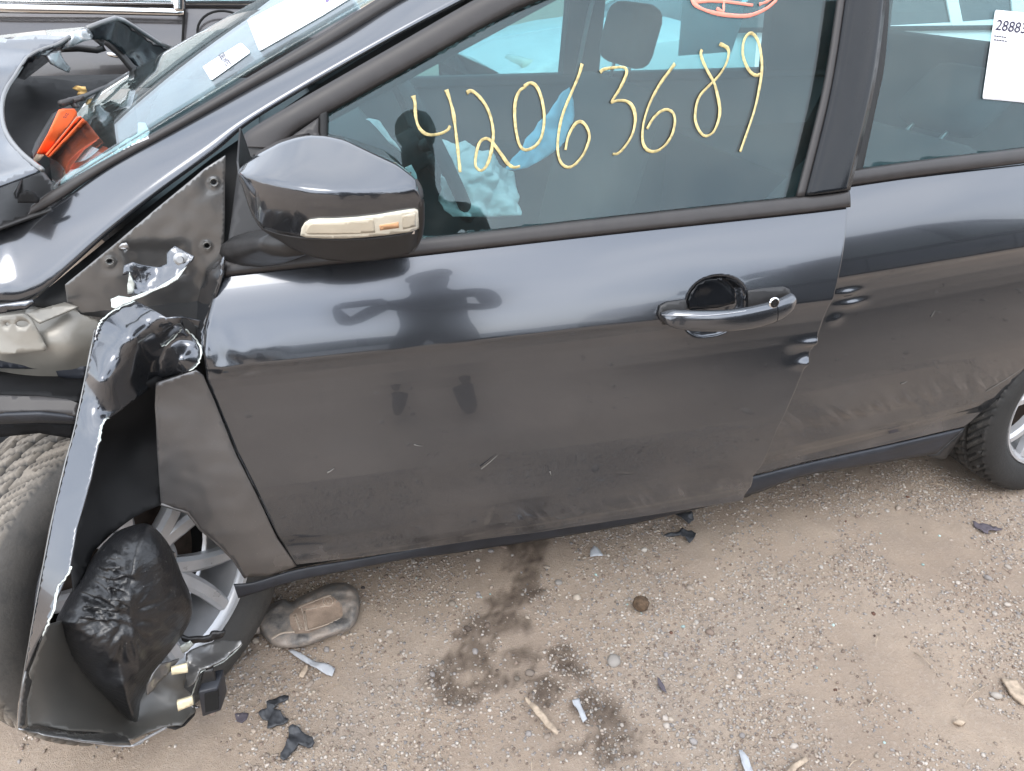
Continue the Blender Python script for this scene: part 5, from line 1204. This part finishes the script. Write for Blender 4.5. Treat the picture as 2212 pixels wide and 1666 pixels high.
on_suv('c', blob('rear_door_handle', L(r1, (885, 440), (905, 430), (950, 440), (985, 460), (1000, 470), (960, 480), (900, 465)), SY-.05, .02, 'chrome', suv, 4))
vehicle('parked_sedan', 'silvery white sedan parked beyond the wrecked car, seen through its windows', 4.3, 4.0, 4.6, 1.82, 'white_paint', -1)
vehicle('yard_sedan', 'silver sedan facing the wrecked car side, mirrored low in its front window', .2, -6.2, 4.6, 1.82, 'silver_paint', 1)
vehicle('yard_sedan', 'black sedan parked across the lane, mirrored as the dark band in the doors', 4.15, -2.58, 4.7, 1.84, 'black_paint', 1)
vehicle('yard_sedan', 'beige saloon beyond the black sedan across the yard', 10.2, -5.4, 4.6, 1.82, 'beige_paint', 1)
vehicle('yard_sedan', 'dark grey saloon at the far end of the yard row', -5.0, -6.4, 4.6, 1.82, 'suv_paint', 1)

# ================================================================== litter on the ground
def flat_scrap(name, pts, h, mat, label, cat, wr=0.004, lift=.004, step=8, curve=False, seed=0, group=None):
    """small rigid piece lying on the dirt, cut to its outline, warped and thick"""
    ol = [tuple(q) for q in (catmull(pts, 4, True) if curve else pts)]
    V, F = fill2d(ol, step); vs = []
    for v in V:
        p = PZ(v.x, v.y, lift); w = wr*(noise.noise(Vector((p.x*45+seed, p.y*45, 1)))+.6*abs(noise.noise(Vector((p.x*90, p.y*90, seed)))))
        vs.append(Vector((p.x, p.y, lift+max(-.002, w)+max(0, gz(p.x, p.y)))))
    o = mk(name, vs, F, mat, None, True, 35); s = solid(o, h, 0)
    tag(o, label, cat, group); return o
# flattened oil bottle
bot = empty('crushed_bottle', PZ(640, 1330)); bpy.context.view_layer.update()
tag(bot, 'flattened muddy plastic oil bottle lying below the sill beside the front wheel', 'bottle')
BO = L(b3, (600, 870), (680, 810), (760, 770), (850, 740), (930, 770), (1000, 720), (1130, 660), (1240, 610), (1330, 580), (1450, 572), (1540, 600), (1600, 660), (1622, 760), (1612, 860), (1580, 980), (1500, 1060), (1390, 1100), (1200, 1170), (1060, 1215), (900, 1235), (780, 1225), (690, 1170), (620, 1090), (575, 1000))
V, F = fill2d([tuple(q) for q in catmull(BO, 4, True)], 5.5)
bd = np.array(resample([tuple(q) for q in catmull(BO, 4, True)], 3)); mxd = max(math.sqrt(((bd-(v.x, v.y))**2).sum(1).min()) for v in V)
top, low_ = [], []
LAB = [L(b3, (1040, 850), (1400, 770), (1450, 930), (1080, 1060))]
for v in V:
    e = math.sqrt(((bd-(v.x, v.y))**2).sum(1).min())/mxd; g = PZ(v.x, v.y, .0)
    hgt = .030*math.sqrt(max(0, 1-(1-min(1, e*3.4))**2))
    bx = (v.x-433.7)/.2116; by = (v.y-1138.5)/.2116
    hgt += .008*noise.noise(Vector((g.x*22, g.y*22, 3)))*min(1, e*3)+(.014*abs(noise.noise(Vector((g.x*34, g.y*34, 8))))-.004)*min(1, e*3)*smooth01(.55, .2, e)
    if inside(LAB[0], v.x, v.y): hgt -= .004
    q = abs((by-(700+.42*(1622-bx)*.9))/60)
    p = PZ(v.x, v.y, .004+max(0, hgt)); top.append(p); low_.append(Vector((g.x, g.y, .001)))
nV = len(V)
ob = weld(mk('bottle_body', top+low_, F+[[i+nV for i in reversed(f)] for f in F], 'bottle_plastic', None), .0008); child_of(ob, bot)
bvh_b = BVHTree.FromPolygons(top, F)
def on_bottle(x, y, off=.0015):
    d = Vector(ray(x, y)).normalized(); h_ = bvh_b.ray_cast(Vector(CAM), d)
    return (h_[0]-d*off) if h_[0] is not None else PZ(x, y, .055)
nk = [PZ(*b3(x, y), .024) for x, y in ((600, 1000), (530, 1015), (470, 1025), (395, 1032))]
child_of(tube('bottle_neck', [nk[0], nk[1], nk[2]], .019, 'bottle_plastic', None, 20), bot)
child_of(tube('bottle_cap', [nk[2], nk[2].lerp(nk[3], .05), nk[2].lerp(nk[3], .9), nk[3]], lambda t: .022 if .02 < t < .95 else .020, 'trim_black', None, 20), bot)
def emb(pts, r_=.0016, mat='mud_light'): o = tube('embossed_line', [on_bottle(*q) for q in catmull(L(b3, *pts), 4)], r_, mat, None, 6, .6); child_of(o, bot)
lp_ = L(b3, (905, 900), (1000, 810), (1180, 735), (1300, 690), (1360, 720), (1440, 800), (1450, 905), (1300, 1000), (1100, 1085), (960, 1090), (915, 1000))
V2, F2 = fill2d(lp_, 5); lm_ = mk('bottle_label', [on_bottle(v.x, v.y, .0012) for v in V2], F2, 'mud', None); child_of(lm_, bot)
emb([(1010, 820), (1180, 750), (1290, 705), (1330, 700)]); emb([(1050, 850), (1300, 800)]); emb([(1060, 860), (1085, 1050)]); emb([(1080, 1060), (1300, 990), (1440, 920)])
emb([(960, 900), (1010, 1050)]); emb([(1000, 830), (1030, 830), (1075, 1060)])
emb([(1300+50*math.cos(t*.524), 760+48*math.sin(t*.524)) for t in range(13)], .0014, 'mud_light')
emb([(1285, 745), (1300, 780), (1320, 742)], .0011, 'mud_light')
child_of(write('embossed_letters', 'LLLLUL', b3(925, 900), b3(1000, 1060), b3(975, 880), lambda x, y: on_bottle(x, y, .002), 'mud_light', None), bot)
emb([(725, 1140), (800, 1095), (880, 1075), (960, 1070)], .0030, 'mud_light')

BLK = 'black plastic fragments broken off the car'
flat_scrap('plastic_shard', L(b6, (455, 860), (475, 810), (560, 790), (640, 745), (690, 750), (680, 790), (600, 830), (545, 880), (520, 900), (600, 930), (640, 990), (690, 1010), (680, 1050), (560, 1090), (500, 1110), (460, 1110), (465, 1020), (400, 1010), (360, 960), (380, 930), (455, 910)), .003, 'black_shard', 'dark twisted plastic shard with a small hole, left of the snapped plastic elbow', 'shard', .010, .006, 5, group=BLK)
flat_scrap('plastic_elbow', L(b6, (700, 1110), (740, 1095), (800, 1110), (870, 1170), (960, 1240), (980, 1290), (950, 1335), (900, 1330), (860, 1300), (800, 1285), (790, 1310), (640, 1470), (608, 1450), (612, 1400), (690, 1250), (690, 1170)), .004, 'black_shard', 'snapped black plastic elbow bracket lying on the dirt below the twisted shard', 'bracket', .012, .008, 5, group=BLK)
flat_scrap('plastic_shard', L(b8, (1180, 1000), (1270, 985), (1290, 960), (1310, 975), (1350, 975), (1380, 985), (1370, 1015), (1340, 1050), (1310, 1015), (1280, 1000), (1200, 1010)), .003, 'black_shard', 'star shaped dark plastic shard in the gravel below the front door', 'shard', .008, .005, 4, group=BLK)
flat_scrap('plastic_shard', L(b8, (1245, 860), (1300, 850), (1345, 860), (1365, 900), (1335, 925), (1300, 900)), .004, 'black_shard', 'pointed black plastic shard half hidden under the front door edge', 'shard', .012, .008, 4, group=BLK)
flat_scrap('plastic_shard', L(b5, (1885, 48), (1920, 60), (2000, 75), (2075, 100), (2050, 105), (1985, 105), (1985, 122), (1930, 100), (1895, 75)), .003, 'leaf_dark', 'long curled dark plastic strip in the gravel near the rear wheel', 'shard', .010, .005, 5, group=BLK)
flat_scrap('wood_stick', L(b4, (795, 1195), (810, 1190), (900, 1270), (1020, 1415), (1010, 1430), (960, 1400), (880, 1310)), .004, 'wood', 'pale split wooden stick beside the grey plastic bracket', 'stick', .006, .006, 5)
flat_scrap('grey_bracket', L(b4, (1108, 1208), (1150, 1198), (1170, 1250), (1205, 1330), (1178, 1350), (1140, 1260), (1115, 1232)), .003, 'grey_plastic', 'thin light grey plastic bracket beside the pale wooden stick', 'bracket', .003, .006, 4)
flat_scrap('wood_chip', L(b5, (2065, 1055), (2090, 1048), (2160, 1060), (2215, 1130), (2215, 1220), (2160, 1180), (2110, 1130)), .006, 'wood', 'broad pale wood chip at the right edge of the dirt', 'chip', .006, .006, 6)
flat_scrap('wood_chip', L(b5, (690, 1640), (740, 1600), (815, 1545), (832, 1575), (760, 1630), (740, 1660), (690, 1670)), .005, 'wood', 'short yellowish wood splinter lying below the brown dirt clod', 'chip', .005, .005, 6)
flat_scrap('plastic_film', L(b5, (390, 1505), (410, 1510), (450, 1560), (485, 1640), (440, 1660), (410, 1600)), .001, 'grey_plastic', 'curled pale film scrap half buried beside the yellowish wood splinter', 'film', .006, .004, 6)
flat_scrap('flat_stone', L(b5, (1760, 1325), (1790, 1310), (1838, 1335), (1815, 1350)), .008, 'wood', 'flat pale stone flake near the broad wood chip', 'stone', .003, .004, 5)
flat_scrap('plastic_tape', L(b6, (690, 262), (725, 245), (800, 275), (890, 330), (985, 375), (1100, 405), (1205, 455), (1170, 535), (1110, 520), (960, 440), (870, 380), (760, 320)), .002, 'grey_plastic', 'dusty grey plastic tape strip trailing from the flattened bottle', 'tape', .006, .004, 5)
flat_scrap('wood_chip', L(b6, (805, 545), (830, 490), (880, 420), (905, 425), (900, 480), (850, 555)), .004, 'wood', 'small tan wood chip beside the dusty grey tape', 'chip', .005, .004, 4)
flat_scrap('leaf_scrap', L(b4, (1660, 1062), (1680, 1075), (1705, 1110), (1722, 1150), (1690, 1140), (1665, 1100)), .001, 'leaf_dark', 'small curled dark purple leaf on the open dirt', 'leaf', .008, .004, 4)
flat_scrap('paper_scrap', L(b4, (1225, 235), (1250, 205), (1290, 235), (1310, 265), (1270, 270), (1225, 275)), .001, 'grey_plastic', 'dusty grey film scrap in gravel near the dark wet stain', 'scrap', .005, .003, 5)
flat_scrap('plastic_shard', L(b6, (100, 960), (180, 940), (250, 950), (230, 1020), (180, 1060), (120, 1040)), .002, 'leaf_dark', 'faint half buried dark scrap left of the twisted shard', 'scrap', .006, .001, 5)
# brown clod
bm = bmesh.new(); bmesh.ops.create_icosphere(bm, subdivisions=4, radius=1)
cc = PZ(1385, 1304, .016)
for v in bm.verts:
    q = v.co.normalized(); v.co = Vector((q.x*.019, q.y*.019, q.z*.017))*(1+.14*noise.noise(q*2.5)+.10*noise.noise(q*7)+.05*noise.noise(q*16))+cc
me = bpy.data.meshes.new('dirt_clod'); bm.to_mesh(me); bm.free(); me.materials.append(MAT['clod']); me.shade_smooth()
o = bpy.data.objects.new('dirt_clod', me); col.objects.link(o); tag(o, 'round dark brown dirt clod sitting alone on the pale dirt', 'clod')
rs = random.Random(3)
TW = 'dry straw bits and splinters on the dirt'
for px_, py_, ln, an in ((1975, 1410, 60, .7), (1900, 1370, 26, 1.9), (1905, 1500, 40, 2.4), (2130, 1480, 70, 2.4), (2010, 1045, 46, .25), (1150, 1640, 26, 1.6), (1860, 1640, 40, 2.5), (720, 1480, 30, .3), (580, 1455, 34, .9)):
    a_ = PZ(px_, py_, .004); b_ = PZ(px_+ln*math.cos(an), py_+ln*math.sin(an), .006); mid_ = (a_+b_)/2+Vector((0, .003, .006))
    o = tube('straw', [a_, mid_, b_], lambda t: .0014-.0006*t, 'wood', None, 5); tag(o, 'thin dry straw splinter lying loose on the dirt', 'straw', TW)

# ================================================================== the photographer (seen only mirrored in paint and glass)
def skin_body(name, verts, edges, rad, mat):
    me = bpy.data.meshes.new(name); me.from_pydata([tuple(v) for v in verts], edges, []); o = bpy.data.objects.new(name, me); col.objects.link(o)
    s = o.modifiers.new('skin', 'SKIN'); s.use_smooth_shade = True; s.branch_smoothing = .6
    for i, r_ in enumerate(rad): me.skin_vertices[0].data[i].radius = r_ if isinstance(r_, tuple) else (r_, r_)
    me.skin_vertices[0].data[0].use_root = True
    sb = o.modifiers.new('sub', 'SUBSURF'); sb.levels = 1; sb.render_levels = 1
    me.materials.append(MAT[mat]); return o
mat_simple('dark_shirt', (.030, .032, .036), .85, var=.25); mat_simple('skin_tone', (.42, .25, .17), .55, var=.08); mat_simple('jeans', (.035, .045, .075), .9, var=.2); mat_simple('hair', (.02, .015, .012), .6, var=.2)
ph = CAM-FWD*.016
Vn, En, Rn = [], [], []
def jn(p, r_, par=None):
    Vn.append(Vector(p)); Rn.append(r_)
    if par is not None: En.append((par, len(Vn)-1))
    return len(Vn)-1
bx_, by_ = .84, -1.50
pel = jn((bx_, by_, .95), (.155, .11)); wa = jn((bx_, by_+.01, 1.10), (.145, .10), pel); ch = jn((bx_-.01, by_+.02, 1.30), (.175, .115), wa); sh = jn((bx_-.01, by_+.02, 1.43), (.12, .09), ch)
nkj = jn((bx_-.01, by_+.05, 1.53), (.055, .055), sh); hd = jn((bx_-.01, by_+.08, 1.63), (.078, .092), nkj); hd2 = jn((bx_-.01, by_+.085, 1.72), (.070, .085), hd)
for s in (-1, 1):
    hp = jn((bx_+s*.095, by_, .88), .095, pel); kn = jn((bx_+s*.12, by_+.04, .50), .065, hp); ank = jn((bx_+s*.13, by_-.01, .10), .045, kn); ft = jn((bx_+s*.15, by_+.13, .045), (.045, .035), ank)
    so = jn((bx_+s*.19, by_+.02, 1.42), .062, sh)
    hand = Vector(ph)+Vector(RIGHT)*s*.085-Vector(UP)*.02-Vector(FWD)*.02
    el = jn((bx_+s*.27-.04, by_+.10, 1.16), .048, so); wr_ = jn(hand-Vector((0, .06, .05)), .030, el); pa = jn(hand-Vector((0, .02, .02)), (.030, .018), wr_)
    for f_ in range(4):
        b0 = hand+Vector(UP)*(.03-.02*f_)-Vector(FWD)*.004; k1 = jn(b0+Vector(RIGHT)*s*.006, .0085, pa); k2 = jn(b0-Vector(RIGHT)*s*.024+Vector(FWD)*-.001, .008, k1)
    t1 = jn(hand-Vector(UP)*.02-Vector(FWD)*.03-Vector(RIGHT)*s*.01, .010, pa); t2 = jn(hand+Vector(UP)*.004-Vector(FWD)*.034-Vector(RIGHT)*s*.03, .009, t1)
per = skin_body('person', Vn, En, Rn, 'dark_shirt')
tag(per, 'person in dark clothes holding a phone, mirrored in the door paint', 'person')
bpy.context.view_layer.update()
mhair = bmesh.new(); bmesh.ops.create_uvsphere(mhair, u_segments=20, v_segments=14, radius=1)
for v in mhair.verts: v.co = Vector((v.co.x*.082, v.co.y*.098, v.co.z*.075))*(1+.06*noise.noise(v.co*3))+Vector((bx_-.01, by_+.062, 1.745))
me = bpy.data.meshes.new('hair'); mhair.to_mesh(me); mhair.free(); me.materials.append(MAT['hair']); me.shade_smooth(); o = bpy.data.objects.new('hair', me); col.objects.link(o); child_of(o, per)
M3 = Matrix([[RIGHT[0], UP[0], -FWD[0], ph[0]], [RIGHT[1], UP[1], -FWD[1], ph[1]], [RIGHT[2], UP[2], -FWD[2], ph[2]], [0, 0, 0, 1]])
phn = box('mobile_phone', (-.08, -.045, .0), (.08, .032, .009), 'gloss_black', None, .003, M3)
tag(phn, 'black mobile phone held up by the mirrored person', 'phone')
#--TAIL
